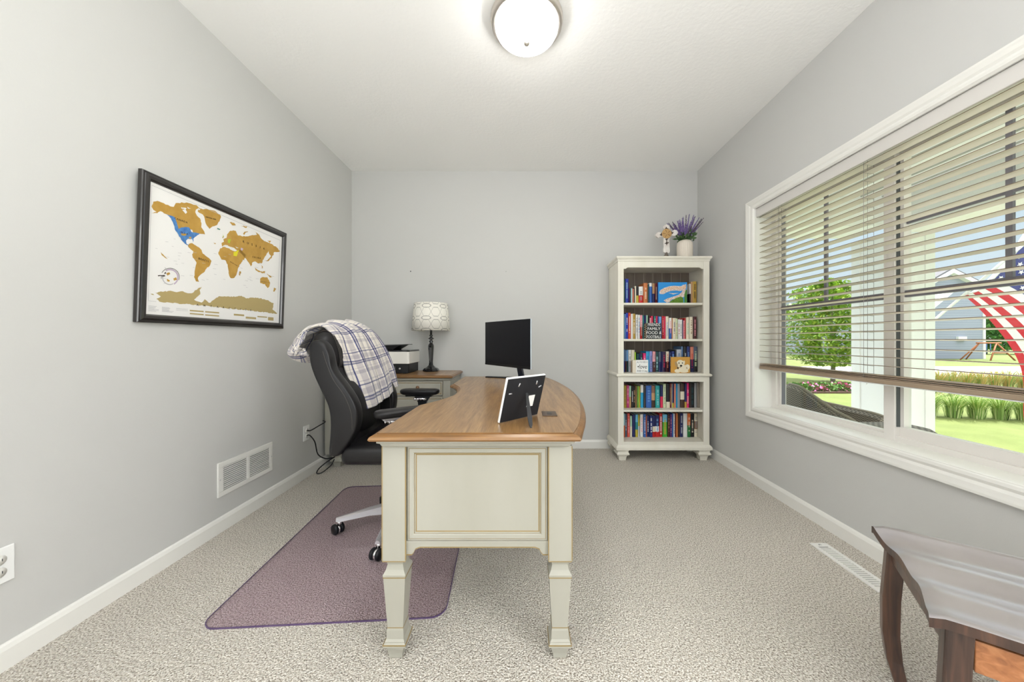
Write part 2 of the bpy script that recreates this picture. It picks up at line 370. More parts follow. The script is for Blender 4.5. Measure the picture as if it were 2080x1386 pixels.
outlet(1.098, 0.343, 'white duplex outlet on the left wall at the photo edge, nothing plugged in')
outlet(2.662, 0.348, 'white outlet on the left wall behind the office chair with two black plugs')
def cord(name, pts, r, label):
    tag(MB().tube(cat_rom(pts, 40), r, 8).build(name, M_black), label, 'cord', 'black power cords at the corner outlet')
cord('power_cord', [(XL+0.010, 2.662, 0.368), (XL+0.035, 2.665, 0.366), (XL+0.06, 2.72, 0.385), (XL+0.07, 2.80, 0.40), (XL+0.03, 2.84, 0.40)], 0.0045, 'upper black power cord running from the outlet behind the cabinet')
cord('power_cord', [(XL+0.010, 2.662, 0.328), (XL+0.03, 2.665, 0.327), (XL+0.06, 2.68, 0.27), (XL+0.06, 2.72, 0.16), (XL+0.09, 2.79, 0.10), (XL+0.13, 2.84, 0.10),
                    (XL+0.09, 2.80, 0.075), (XL+0.05, 2.75, 0.035), (XL+0.05, 2.72, 0.008), (XL+0.08, 2.74, 0.007), (XL+0.13, 2.78, 0.05), (XL+0.14, 2.81, 0.09)], 0.0045,
     'lower black power cord looping from the outlet down to the carpet')
t = thing('floor_register', (1.56, 1.64, 0), 'white slotted metal floor register set in the carpet beside the right wall', 'floor vent')
f = MB(); x0, x1, y0, y1, h = 1.515, 1.602, 1.45, 1.795, 0.005
f.box(x0, x0+0.018, y0+0.02, y1-0.03, 0, h).box(x1-0.018, x1, y0+0.02, y1-0.03, 0, h).box(x0, x1, y0, y0+0.02, 0, h).box(x0, x1, y1-0.03, y1, 0, h)
for i in range(22):
    y = y0+0.022+i*(y1-y0-0.055)/22
    f.box(x0+0.018, x1-0.018, y, y+0.007, 0.0005, h-0.0005)
f.build('faceplate', M_trim, t); MB().box(x0+0.018, x1-0.018, y0+0.02, y1-0.03, 0, 0.0006).build('backing', M_black, t)
b = MB(); add_text(b, 'UP', 0.014, (1.555, y1-0.015, h), (-1, 0, 0), (0, -1, 0), (0, 0, 1)); b.build('lettering', M_black, t)
for (px, py, lb) in ((835, 552, 'small dark nail left in the bare back wall'), (1028, 552, 'tiny nail in the back wall above the monitor')):
    X = (px-1062)/690*YB; Z = EYE-(py-690)/690*YB
    tag(MB().lathe([(0.0025, YB-0.012), (0.006, YB-0.013), (0.006, YB-0.015)] if px < 900 else [(0.0015, YB-0.004), (0.003, YB-0.006)], (X, 0, Z), 10, axis='Y').build('wall_nail', M_dark), lb, 'nail', 'nails in the back wall')

# ------------------------------------------------------------------ framed world map
MAPB = Matrix.Translation((XL+0.003, 0, 1.155)) @ Matrix.Rotation(0.035, 4, 'Y') @ Matrix.Translation((-XL-0.003, 0, -1.155))
mapt = thing('framed_world_map', (XL, 1.93, 1.155), 'scratch-off world map in a black wooden frame hung on the left wall', 'framed map')
Y0, Y1, Z0, Z1 = 1.478, 2.385, 1.157, 1.826
M_frame = mat('frame_black', (0.016, 0.013, 0.012), 0.3, coat=0.4)
def mould(dy0, dy1, dz0, dz1, prof, xb):
    rings = []
    for cy, cz, sy, sz in ((dy0, dz0, 1, 1), (dy0, dz1, 1, -1), (dy1, dz1, -1, -1), (dy1, dz0, -1, 1), (dy0, dz0, 1, 1)):
        rings.append([(xb+h, cy+sy*d, cz+sz*d) for d, h in prof])
    return MB(MAPB).loft(rings, 0, False, cap=False)
mould(Y0, Y1, Z0, Z1, [(0, 0), (0, 0.016), (0.004, 0.019), (0.010, 0.019), (0.012, 0.022), (0.020, 0.025), (0.030, 0.023), (0.036, 0.016), (0.038, 0.010), (0.038, 0.0)], XL+0.003).build('frame', M_frame, mapt)
PX = XL+0.003+0.010
def homog(src):
    import numpy as np
    A = []; B = []
    for (x, y), (u, v) in zip(src, ((0, 1), (1, 1), (1, 0), (0, 0))):
        A.append([x, y, 1, 0, 0, 0, -u*x, -u*y]); B.append(u); A.append([0, 0, 0, x, y, 1, -v*x, -v*y]); B.append(v)
    h = np.linalg.solve(np.array(A, float), np.array(B, float))
    return lambda p: ((h[0]*p[0]+h[1]*p[1]+h[2])/(h[6]*p[0]+h[7]*p[1]+1), (h[3]*p[0]+h[4]*p[1]+h[5])/(h[6]*p[0]+h[7]*p[1]+1))
HM = homog([(178, 148), (1232, 612), (1213, 1295), (135, 1205)])
py0, py1, pz0, pz1 = Y0+0.038, Y1-0.038, Z0+0.038, Z1-0.038
def MP(p, lift=0.0006):
    u, v = HM(p); return (PX+lift, py0+u*(py1-py0), pz0+v*(pz1-pz0))
mats_map = [mat('map_paper', lin(238, 236, 233), 0.5), mat('map_gold', lin(182, 140, 58), 0.45, var=(18, lin(198, 156, 74), (1, 1, 1))), mat('map_blue', lin(86, 142, 200), 0.5, var=(60, lin(60, 110, 180), (1, 1, 1))),
            mat('map_gold_pale', lin(180, 160, 108), 0.5), mat('map_lime', lin(178, 196, 50), 0.5), mat('map_yellow', lin(226, 214, 40), 0.5), mat('map_teal', lin(40, 120, 100), 0.5),
            mat('map_ink', lin(60, 50, 40), 0.6), mat('map_line', lin(190, 188, 190), 0.6), mat('map_lilac', lin(196, 178, 198), 0.5)]
mp = MB(MAPB).box(XL+0.004, PX, py0-0.004, py1+0.004, pz0-0.004, pz1+0.004)
def land(pts, m, lift=0.0006, jag=True):
    q = [MP(p, lift) for p in pts]
    if jag:
        r = []
        for i, a in enumerate(q):
            c = q[(i+1) % len(q)]; L = math.dist(a, c); n = max(1, int(L/0.008)); r.append(a)
            for k in range(1, n):
                t_ = k/n; j = min(0.0028, L*0.09); r.append((a[0], a[1]+(c[1]-a[1])*t_+random.uniform(-j, j), a[2]+(c[2]-a[2])*t_+random.uniform(-j, j)))
        q = r
    mp.add(q, [tuple(range(len(q)))], m)
land([(190, 350), (205, 310), (240, 305), (290, 325), (340, 350), (368, 355), (385, 325), (430, 320), (500, 330), (550, 345), (570, 365), (545, 380), (540, 400), (555, 430), (578, 450), (590, 490), (588, 520), (612, 555), (618, 578), (575, 572), (520, 575), (480, 560), (420, 560), (395, 510), (380, 465), (365, 440), (310, 412), (260, 387), (235, 402), (190, 403), (230, 392), (205, 375)], 1)
land([(590, 375), (640, 378), (700, 395), (745, 435), (735, 475), (715, 505), (680, 515), (655, 535), (628, 500), (615, 450), (600, 420), (560, 395), (570, 366)], 1)
land([(310, 411), (350, 425), (378, 440), (392, 480), (405, 530), (430, 518), (490, 520), (520, 560), (575, 570), (550, 590), (525, 610), (522, 640), (514, 612), (480, 610), (465, 625), (470, 650), (490, 660), (470, 658), (440, 630), (410, 590), (375, 530), (365, 490), (345, 445)], 2, 0.0009)
land([(425, 565), (470, 572), (462, 585), (428, 580)], 1, 0.0012); land([(486, 596), (508, 594), (506, 610), (490, 608)], 1, 0.0012)
for q in ([(425, 358), (470, 368), (462, 378), (430, 370)], [(435, 380), (460, 375), (475, 400), (462, 412)], [(475, 355), (505, 372), (480, 370)], [(560, 380), (580, 372), (575, 385)], [(500, 536), (515, 540), (520, 560), (508, 556)]): land(q, 0, 0.0012)
land([(490, 650), (515, 645), (545, 665), (570, 680), (590, 700), (600, 730), (640, 760), (670, 790), (655, 830), (630, 850), (610, 880), (580, 900), (560, 925), (570, 955), (545, 950), (530, 915), (535, 870), (550, 800), (520, 760), (515, 735), (525, 710), (500, 690), (480, 665)], 1)
land([(725, 735), (735, 700), (760, 680), (800, 690), (850, 715), (900, 706), (945, 740), (935, 775), (900, 820), (880, 870), (870, 905), (850, 930), (825, 930), (810, 900), (805, 860), (800, 820), (780, 785), (750, 780)], 1)
land([(755, 677), (750, 650), (770, 640), (765, 620), (790, 610), (795, 580), (825, 552), (865, 555), (880, 590), (920, 600), (960, 600), (1000, 590), (1040, 590), (1060, 610), (1090, 640), (1140, 660), (1190, 690), (1220, 725), (1170, 730), (1150, 760), (1130, 740), (1125, 720), (1100, 760), (1080, 790), (1075, 815), (1040, 815), (1020, 800), (1000, 805), (985, 840), (970, 810), (950, 780), (940, 772), (915, 742), (880, 718), (850, 688), (820, 680), (790, 665)], 1)
for q in ([(775, 662), (800, 668), (820, 690), (800, 685)], [(830, 690), (870, 712), (850, 716), (826, 700)], [(860, 676), (888, 690), (870, 692)]): land(q, 0, 0.0012)
for q in ([(815, 485), (850, 490), (865, 510), (835, 510)], [(905, 515), (955, 520), (950, 533)], [(922, 578), (935, 562), (962, 560), (940, 572), (930, 588)], [(1015, 560), (1040, 580), (1065, 610), (1045, 605)], [(1115, 635), (1145, 640), (1135, 655)],
          [(1060, 940), (1085, 925), (1120, 930), (1140, 970), (1135, 1000), (1120, 1015), (1100, 985), (1060, 970)], [(1172, 1010), (1190, 1020), (1172, 1045), (1165, 1040)], [(1018, 850), (1040, 868), (1068, 885), (1050, 886), (1026, 872)], [(1062, 882), (1100, 880), (1096, 897), (1070, 893)],
          [(1112, 900), (1160, 925), (1140, 930)], [(895, 875), (908, 880), (900, 912), (890, 905)], [(1095, 795), (1120, 790), (1165, 735), (1168, 748), (1125, 800)], [(1070, 830), (1082, 845), (1075, 860)], [(685, 645), (705, 650), (700, 658)], [(262, 712), (285, 735), (320, 768), (300, 760), (270, 735)], [(755, 600), (764, 598), (762, 616)]): land(q, 1)
land([(215, 1035), (280, 1030), (340, 1022), (390, 1035), (440, 1028), (480, 1045), (520, 1042), (560, 1010), (592, 995), (575, 1020), (580, 1055), (545, 1085), (530, 1097), (560, 1112), (590, 1122), (615, 1095), (635, 1110), (650, 1125), (690, 1100), (730, 1072), (800, 1075), (860, 1080), (910, 1072), (950, 1095), (1000, 1088), (1060, 1095), (1120, 1110), (1170, 1140), (1160, 1185), (1205, 1222), (1000, 1195), (700, 1158), (550, 1140), (400, 1125), (250, 1108), (225, 1085), (262, 1068), (255, 1062)], 3)
land([(178, 1043), (200, 1045), (208, 1055), (190, 1052)], 3)
land([(800, 620), (825, 620), (815, 655), (800, 645)], 4, 0.001); land([(845, 725), (890, 710), (872, 757), (845, 752)], 5, 0.001); land([(715, 528), (742, 540), (735, 545), (718, 538)], 6, 0.001); land([(760, 580), (770, 600), (765, 606)], 4, 0.001); land([(905, 688), (925, 700), (915, 715), (902, 705)], 9, 0.001)
for (a, b_, c, d) in ((495, 1178, 607, 11), (619, 1190, 732, 11), (495, 1203, 607, 10), (619, 1216, 732, 10), (850, 1215, 933, 14), (946, 1240, 1029, 15), (1040, 1236, 1117, 9), (1125, 1246, 1169, 26)):
    sl = 0.095*(c-a); land([(a, b_), (c, b_+sl), (c, b_+sl+d), (a, b_+d)], 3, 0.0008, False)
# thin ruled border, legend lines
def ln(p, q, wd=1.2, m=8):
    dx, dy = q[0]-p[0], q[1]-p[1]; L = math.hypot(dx, dy); nx, ny = -dy/L*wd, dx/L*wd
    land([(p[0]-nx, p[1]-ny), (q[0]-nx, q[1]-ny), (q[0]+nx, q[1]+ny), (p[0]+nx, p[1]+ny)], m, 0.0007, False)
ln((192, 180), (1218, 636)); ln((192, 180), (160, 1100)); ln((160, 1100), (225, 1108)); ln((1218, 636), (1200, 1215))
for i in range(7):
    ln((160, 1140+i*7), (160+random.randint(45, 85), 1146+i*7), 1.3); ln((270, 1152+i*6), (270+random.randint(55, 110), 1160+i*6), 1.3)
for i in range(3): ln((385, 1163+i*8), (480, 1172+i*8), 1)
for i in range(45):
    x = random.uniform(200, 1180); y = random.uniform(560+(x-200)*0.28, 1010)
    ln((x, y), (x+random.uniform(12, 30), y+4), 1.0)
# round travel emblem with an aeroplane
cx, cy = 335, 915
for a0, a1, r0, r1, m in ((-120, 60, 62, 74, 9), (60, 200, 58, 66, 8), (-150, 20, 78, 82, 7)):
    pts = [(cx+r0*0.95*math.cos(math.radians(a)), cy+r0*0.92*math.sin(math.radians(a))) for a in range(a0, a1+1, 12)]
    pts += [(cx+r1*0.95*math.cos(math.radians(a)), cy+r1*0.92*math.sin(math.radians(a))) for a in range(a1, a0-1, -12)]
    land(pts, m, 0.0009, False)
land([(305, 882), (330, 874), (338, 888), (315, 900)], 1, 0.0011); land([(310, 925), (335, 940), (330, 950), (312, 945)], 1, 0.0011); land([(362, 925), (385, 915), (392, 935), (368, 942)], 1, 0.0011)
land([(236, 897), (290, 895), (298, 905), (240, 905)], 7, 0.0012); land([(290, 880), (300, 870), (304, 880), (292, 890)], 7, 0.0012); land([(260, 905), (285, 906), (262, 930)], 8, 0.0012); land([(292, 828), (306, 862), (312, 858)], 8, 0.0012)
paper = mp.build('printed_map', mats_map, mapt)
lt = MB(MAPB)
def mtext(s, pa, pb, size):
    A = Vector(MP(pa, 0.0016)); B_ = Vector(MP(pb, 0.0016)); n = len(s)
    for i, ch in enumerate(s):
        if ch != ' ': add_text(lt, ch, size, A.lerp(B_, i/(n-1)), (0, 1, 0), (0, 0, 1), (1, 0, 0))
mtext('CANADA', (378, 446), (470, 480), 0.013); mtext('RUSSIA', (925, 642), (1088, 700), 0.019); mtext('GREENLAND', (625, 440), (702, 462), 0.009)
mtext('BRAZIL', (570, 770), (645, 792), 0.015); mtext('CHINA', (1002, 765), (1058, 776), 0.015); mtext('ANTARCTICA', (557, 1140), (985, 1190), 0.015); mtext('U.S.A.', (432, 560), (485, 575), 0.012); mtext('AUSTRALIA', (1068, 962), (1128, 968), 0.006)
mtext('AFRICA', (822, 800), (872, 830), 0.009)
lt.build('lettering', mats_map[7], paper)
MB(MAPB).box(XL+0.0035, XL+0.005, Y0+0.02, Y1-0.02, Z0+0.02, Z1-0.02).build('backing_board', M_dark, mapt)

# ------------------------------------------------------------------ desk
desk = thing('executive_desk', (-0.12, 1.93, 0), 'antique cream desk with bowed oak top in the middle of the room', 'desk')
DT = 0.778
def outline(off):
    yc, ya, yb, xl = 1.94, 1.10, 2.775, -0.472
    p = [(xl-off, ya-off)]
    for i in range(25):                                  # bowed visitor side
        t_ = -1+2*i/24; y = yc+t_*(yb-ya)/2; p.append((0.165+0.118*(1-t_*t_)**0.9+off, y+(off if i == 24 else (-off if i == 0 else 0))))
    p.append((xl-off, yb+off))
    p.append((xl-off, 2.31-off*0.5)); 
    for i in range(1, 14):                               # concave kneehole side
        a = i/14; p.append((xl+0.105*math.sin(PI*a)**0.8-off, 2.30-a*0.72))
    p.append((xl-off, 1.57+off*0.5))
    return p
def layered(levels, m, name, par, top_m=None):
    rings = [[(x, y, z) for x, y in outline(o_)] for o_, z in levels]
    mb = MB().loft(rings, 0, False); mb.m[-1] = 1
    return mb.build(name, m, par)
layered([(0.004, DT-0.026), (0.018, DT-0.024), (0.022, DT-0.018), (0.018, DT-0.010), (0.006, DT-0.004), (0.000, DT-0.0025), (0.0, DT)], [M_edge, M_top], 'desk_top', desk)
layered([(-0.018, DT-0.052), (-0.010, DT-0.046), (-0.006, DT-0.038), (0.002, DT-0.034), (0.002, DT-0.026)], [M_cream, M_cream], 'cornice', desk)
def desk_leg(cx, cy, zt=0.339, s=0.039):
    def sq(h, z): return [(cx-h, cy-h, z), (cx+h, cy-h, z), (cx+h, cy+h, z), (cx-h, cy+h, z)]
    mb = MB().loft([sq(s, DT-0.052), sq(s, zt)][::-1])
    mb.loft([sq(h, z) for h, z in ((0.019, 0.0), (0.022, 0.004), (0.023, 0.020), (0.028, 0.036), (0.029, 0.046))], 0)
    mb.loft([sq(h, z) for h, z in ((0.034, 0.046), (0.038, 0.050), (0.038, 0.056), (0.033, 0.062), (0.033, 0.066), (0.029, 0.072), (0.028, 0.100), (0.026, 0.108))], 0)
    mb.loft([sq(h, z) for h, z in ((0.026, 0.108), (0.0365, 0.283))], 0)
    mb.loft([sq(h, z) for h, z in ((0.037, 0.283), (0.038, 0.292), (0.030, 0.306), (0.026, 0.322), (0.029, 0.336), (0.034, zt))], 0)
    for z in (0.2835, 0.108, 0.057): 
        h = {0.2835: 0.0384, 0.108: 0.0268, 0.057: 0.0386}[z]; mb.loft([sq(h, z-0.0012), sq(h, z+0.0012)], 1)
    for dx in (-1, 1):                                  # rubbed glaze along the post arrises
        mb.box(cx+dx*s-0.0016, cx+dx*s+0.0016, cy-s-0.0006, cy-s+0.003, zt+0.004, DT-0.054, 1)
    mb.box(cx-s, cx+s, cy-s-0.0008, cy-s+0.003, zt-0.001, zt+0.0018, 1)
    return mb.build('leg', [M_cream, M_glaze], desk)
for lx in (-0.430, 0.125):
    for ly in (1.171, 2.705): desk_leg(lx, ly)
def end_panel(yf, sgn, name):
    mb = MB(); xa, xb, za, zb = -0.391, 0.086, 0.402, DT-0.054
    mb.box(xa, xb, min(yf, yf+sgn*0.018), max(yf, yf+sgn*0.018), za-0.002, zb)
    def ring(i0, i1, h0, h1, m):
        o_ = [(xa+i0, za+i0), (xb-i0, za+i0), (xb-i0, zb-i0), (xa+i0, zb-i0)]; n_ = [(xa+i1, za+i1), (xb-i1, za+i1), (xb-i1, zb-i1), (xa+i1, zb-i1)]
        vs = [(x, yf-sgn*h0, z) for x, z in o_]+[(x, yf-sgn*h1, z) for x, z in n_]
        mb.add(vs, [(i, (i+1) % 4, 4+(i+1) % 4, 4+i) for i in range(4)], m)
    seq = [(0.003, 0.0, 0), (0.006, 0.008, 0), (0.010, 0.008, 1), (0.012, 0.0085, 0), (0.017, 0.004, 0), (0.021, 0.004, 1), (0.023, 0.008, 0), (0.030, 0.0085, 0), (0.034, 0.003, 1), (0.037, 0.005, 0), (0.041, 0.006, 1), (0.044, 0.0035, 0)]
    seq = [(0.0, 0.0, 1), (0.003, 0.007, 0), (0.008, 0.008, 1), (0.0095, 0.009, 0), (0.020, 0.009, 0), (0.023, 0.006, 1), (0.025, 0.008, 0), (0.027, 0.004, 1), (0.030, 0.003, 0)]
    seq = [(i*1.12, h, m) for i, h, m in seq]
    for (a, h, m), (c, k, m2) in zip(seq, seq[1:]): ring(a, c, h, k, m)
    i = seq[-1][0]; h = seq[-1][1]
    mb.add([(xa+i, yf-sgn*h, za+i), (xb-i, yf-sgn*h, za+i), (xb-i, yf-sgn*h, zb-i), (xa+i, yf-sgn*h, zb-i)], [(0, 1, 2, 3)], 0)
    mb.build(name, [M_cream, M_glaze], desk)
    # scalloped apron under the panel
    ap = [(xa, za-0.002), (xa, 0.355), (xa+0.018, 0.355), (xa+0.024, 0.362), (xa+0.030, 0.374), (xa+0.045, 0.380), (xb-0.045, 0.380), (xb-0.030, 0.374), (xb-0.024, 0.362), (xb-0.018, 0.355), (xb, 0.355), (xb, za-0.002)]
    mb = MB().prism(ap, 'Y', yf-sgn*0.006, yf+sgn*0.016, 0)
    for p, q in zip(ap[1:-2], ap[2:-1]):
        mb.hexa([(p[0], yf-sgn*0.0075, p[1]), (q[0], yf-sgn*0.0075, q[1]), (q[0], yf, q[1]), (p[0], yf, p[1])], [(p[0], yf-sgn*0.0075, p[1]+0.003), (q[0], yf-sgn*0.0075, q[1]+0.003), (q[0], yf, q[1]+0.003), (p[0], yf, p[1]+0.003)], 1)
    mb.box(xa, xb, min(yf-sgn*0.009, yf), max(yf-sgn*0.009, yf), za-0.004, za+0.002, 0)
    mb.build('apron', [M_cream, M_glaze], desk)
end_panel(1.148, 1, 'end_panel'); end_panel(2.728, -1, 'end_panel')
arc = [(0.09+0.118*(1-t_*t_)**0.9, 1.94+t_*0.72) for t_ in [-1+2*i/16 for i in range(17)]]
MB().prism(arc+[(x-0.018, y) for x, y in arc[::-1]], 'Z', 0.36, DT-0.052).build('modesty_panel', M_cream, desk)
MB().box(-0.455, -0.437, 1.21, 1.58, 0.62, DT-0.052).build('side_rail', M_cream, desk)
MB().box(-0.455, -0.437, 2.30, 2.666, 0.62, DT-0.052).build('side_rail', M_cream, desk)
g = MB().box(0.078, 0.136, 1.335, 1.420, DT, DT+0.003, 0)
gr = tag(g.build('cable_grommet', mat('grommet', lin(74, 56, 42), 0.4), bevel=0.001), 'brown square cable grommet set in the desk top beside the picture frame', 'grommet')
MB().box(0.098, 0.116, 1.362, 1.393, DT+0.003, DT+0.0036).build('socket', M_black, gr)

# picture frame seen from behind, on the desk
pf = thing('picture_frame', (-0.014, 1.25, DT), 'small white photo frame on the desk seen from its black back, easel leg out', 'picture frame')
BLc = Vector((-0.0855, 1.216, DT+0.001)); BRc = Vector((0.0577, 1.360, DT+0.001)); e1 = (BRc-BLc).normalized(); W = (BRc-BLc).length
nb = Vector((e1.y, -e1.x, 0)).normalized(); upv = (Vector((0, 0, 0.164))+nb*0.046).normalized(); H_ = 0.172; nrm = upv.cross(e1).normalized()
if nrm.dot(nb) < 0: nrm = -nrm                       # points towards the back of the frame
XF = Matrix(((e1.x, upv.x, nrm.x, BLc.x), (e1.y, upv.y, nrm.y, BLc.y), (e1.z, upv.z, nrm.z, BLc.z), (0, 0, 0, 1)))
MB(XF).box(0, W, 0, H_, -0.010, -0.001).build('frame', M_plastic, pf, bevel=0.003)
MB(XF).box(0.0035, W-0.0025, 0.003, H_-0.0045, -0.001, 0.0015).build('back_board', mat('back_board', (0.005, 0.006, 0.010), 0.6, bump=(90, 0.2, 0.001)), pf)
for (u, v, a) in ((0.062, 0.142, 1.2), (0.155, 0.143, 1.5), (0.025, 0.112, 0), (0.178, 0.125, 0.4)):
    c, s2 = math.cos(a), math.sin(a)
    MB(XF).tube([(u-0.007*c, v-0.007*s2, 0.003), (u+0.007*c, v+0.007*s2, 0.003)], 0.0022, 6).build('turn_tab', M_silver, pf)
MB(XF).add([(0.125, 0.046, 0.0018), (0.160, 0.046, 0.0018), (0.162, 0.092, 0.0018), (0.128, 0.092, 0.0018)], [(0, 1, 2, 3)]).build('sticker', M_plastic, pf)
inv = XF.inverted(); ft = Vector((0.028, 1.155, DT+0.002)); hp = XF @ Vector((0.112, 0.105, 0.002))
d_ = (ft-hp).normalized(); sd = Vector((0.75, 0.3, 0)).normalized()*0.5; sd = (sd-sd.dot(d_)*d_).normalized()
th = d_.cross(sd).normalized()*0.0012
def sp(p, wd): return [p-sd*wd-th, p+sd*wd-th, p+sd*wd+th, p-sd*wd+th]
MB().loft([sp(hp, 0.004), sp(hp.lerp(ft, 0.75), 0.0085), sp(hp.lerp(ft, 0.93), 0.006), sp(ft, 0.002)]).build('easel_leg', mat('easel', (0.02, 0.02, 0.022), 0.6), pf)

# monitor
mo = thing('computer_monitor', (-0.12, 2.68, DT), 'black flat screen monitor turned aslant at the far end of the desk', 'monitor')
ml = Vector((-0.309, 2.807, 0.875)); mr = Vector((0.052, 2.313, 0.871)); me1 = (mr-ml).normalized(); WM = (mr-ml).length
mn = Vector((me1.y, -me1.x, 0)); mn = mn if mn.x < 0 else -mn     # faces the user, left and near
XM = Matrix(((me1.x, 0, -mn.x, ml.x), (me1.y, 0, -mn.y, ml.y), (0, 1, 0, ml.z), (0, 0, 0, 1)))    # local x along, y up, z backwards
HMo = 0.348
MB(XM).box(0, WM, 0, HMo, 0.001, 0.010, 0).build('bezel', mat('monitor_silver', lin(190, 200, 212), 0.3, metal=0.5), mo, bevel=0.002)
MB(XM).box(0.0, WM-0.001, 0.016, HMo-0.001, -0.0015, 0.001).build('screen', mat('screen_black', (0.008, 0.008, 0.011), 0.3, spec=0.22), mo)
MB(XM).box(0.0, WM-0.001, 0.0, 0.016, -0.003, 0.001).build('chin', M_black, mo)
MB(XM).box(0.12, WM-0.12, 0.05, 0.27, 0.010, 0.045).build('rear_housing', M_black, mo, bevel=0.012)
cM = XM @ Vector((WM*0.55, 0, 0.03))
nk = Vector((-0.015, 2.665, 0)); 
MB().hexa([(-0.036, 2.66, DT+0.008), (0.004, 2.63, DT+0.008), (0.016, 2.65, DT+0.008), (-0.024, 2.68, DT+0.008)], [(-0.066, 2.63, 0.96), (-0.030, 2.59, 0.96), (-0.016, 2.61, 0.96), (-0.05, 2.65, 0.96)]).build('neck', mat('neck_blue', (0.03, 0.035, 0.05), 0.25), mo, bevel=0.003)
MB().hexa([(-0.30, 2.70, DT+0.0005), (0.02, 2.585, DT+0.0005), (0.05, 2.64, DT+0.0005), (-0.29, 2.73, DT+0.0005)], [(-0.30, 2.70, DT+0.009), (0.02, 2.585, DT+0.009), (0.05, 2.64, DT+0.009), (-0.29, 2.73, DT+0.009)]).build('base', M_black, mo, bevel=0.002)
bx = thing('card_reader', (0.08, 2.69, DT), 'small grey box on the desk behind the monitor foot', 'gadget')
MB().box(0.055, 0.112, 2.675, 2.715, DT, DT+0.024).build('case', mat('warm_grey', lin(150, 140, 132), 0.5), bx, bevel=0.003)
MB().box(0.064, 0.103, 2.6735, 2.675, DT+0.008, DT+0.016).build('slot', M_black, bx)

# ------------------------------------------------------------------ chair mat
RM = Matrix.Translation((-0.795, 1.90, 0)) @ Matrix.Rotation(math.radians(3.6), 4, 'Z')
def rrect(hx, hy, r, n=6):
    p = []
    for cx, cy, a in ((hx-r, -hy+r, -90), (hx-r, hy-r, 0), (-hx+r, hy-r, 90), (-hx+r, -hy+r, 180)):
        for i in range(n+1): t_ = math.radians(a+90*i/n); p.append((cx+r*math.cos(t_), cy+r*math.sin(t_)))
    return p
cm = MB(RM).loft([[(x, y, z) for x, y in rrect(0.455-e, 0.612-e, 0.06)] for e, z in ((0, 0.001), (0, 0.004), (0.002, 0.0055))])
M_mate = mat('mat_rim', lin(96, 76, 112), 0.3)
cmo = tag(cm.build('chair_mat', [M_mat]), 'clear violet-tinted plastic chair mat on the carpet under the office chair', 'chair mat')
o_, i_ = rrect(0.4565, 0.6135, 0.06), rrect(0.4535, 0.6105, 0.058)
rm = MB(RM).add([(x, y, 0.0058) for x, y in o_]+[(x, y, 0.0058) for x, y in i_]+[(x, y, 0.0005) for x, y in o_], [(i, (i+1) % len(o_), len(o_)+(i+1) % len(o_), len(o_)+i) for i in range(len(o_))]+[(i, (i+1) % len(o_), 2*len(o_)+(i+1) % len(o_), 2*len(o_)+i) for i in range(len(o_))])
rm.build('rim', M_mate, cmo)

# ------------------------------------------------------------------ office chair
oc = thing('office_chair', (-0.72, 1.98, 0), 'black leather high-back office chair with chrome base, pulled to the desk', 'office chair')
MX = 0.006
hub = Vector((-0.72, 1.98, 0))
MB().lathe([(0.03, 0.075), (0.045, 0.08), (0.05, 0.11), (0.048, 0.15), (0.030, 0.155), (0.028, 0.30), (0.020, 0.302), (0.020, 0.40)], (hub.x, hub.y, 0), 24).build('gas_column', M_chrome, oc)
for k in range(5):
    a = math.radians(200+72*k); d = Vector((math.cos(a), math.sin(a), 0)); s2 = Vector((-d.y, d.x, 0)); R_ = 0.31
    rings = []
    for t_, hw, zt_, zb_ in ((0.03, 0.030, 0.145, 0.085), (0.16, 0.024, 0.128, 0.092), (R_-0.005, 0.017, 0.103, 0.080), (R_+0.016, 0.013, 0.100, 0.082)):
        c = hub+d*t_; rings.append([c-s2*hw+Vector((0, 0, zb_)), c+s2*hw+Vector((0, 0, zb_)), c+s2*hw*0.8+Vector((0, 0, zt_-0.006)), c+s2*hw*0.3+Vector((0, 0, zt_)), c-s2*hw*0.3+Vector((0, 0, zt_)), c-s2*hw*0.8+Vector((0, 0, zt_-0.006))])
    sk = MB().loft(rings).build('base_spoke', M_silver, oc)
    ra = math.radians((150, 255, 20, 70, 300)[k]); r1 = Vector((math.cos(ra), math.sin(ra), 0)); r2 = Vector((-r1.y, r1.x, 0)); c = hub+d*R_
    ct = MB().lathe([(0.011, 0.058), (0.011, 0.082)], (c.x, c.y, 0), 12)
    XFm = Matrix(((r2.x, r1.x, 0, c.x+r1.x*0.016), (r2.y, r1.y, 0, c.y+r1.y*0.016), (0, 0, 1, MX+0.028), (0, 0, 0, 1)))
    ct.xf = XFm; ct.lathe([(0.020, -0.007), (0.023, -0.005), (0.023, 0.005), (0.020, 0.007)], (0, 0, 0), 20, axis='X')
    cst = ct.build('caster', M_chrome, oc)
    for q in (-1, 1):
        MB(XFm).lathe([(0.010, q*0.008), (0.026, q*0.009), (0.028, q*0.012), (0.028, q*0.022), (0.024, q*0.026), (0.006, q*0.0275)], (0, 0, 0), 24, axis='X').build('wheel', M_black, cst)
MB().box(-0.84, -0.60, 1.91, 2.05, 0.385, 0.425).build('tilt_mechanism', M_black, oc, bevel=0.01)
MB().box(-0.945, -0.43, 1.75, 2.27, 0.425, 0.525).build('seat', M_leather, oc, bevel=0.03, bseg=4, smooth=True)
MB().ellipsoid((-0.68, 2.01, 0.52), (0.23, 0.22, 0.055)).build('seat_cushion', M_leather, oc)
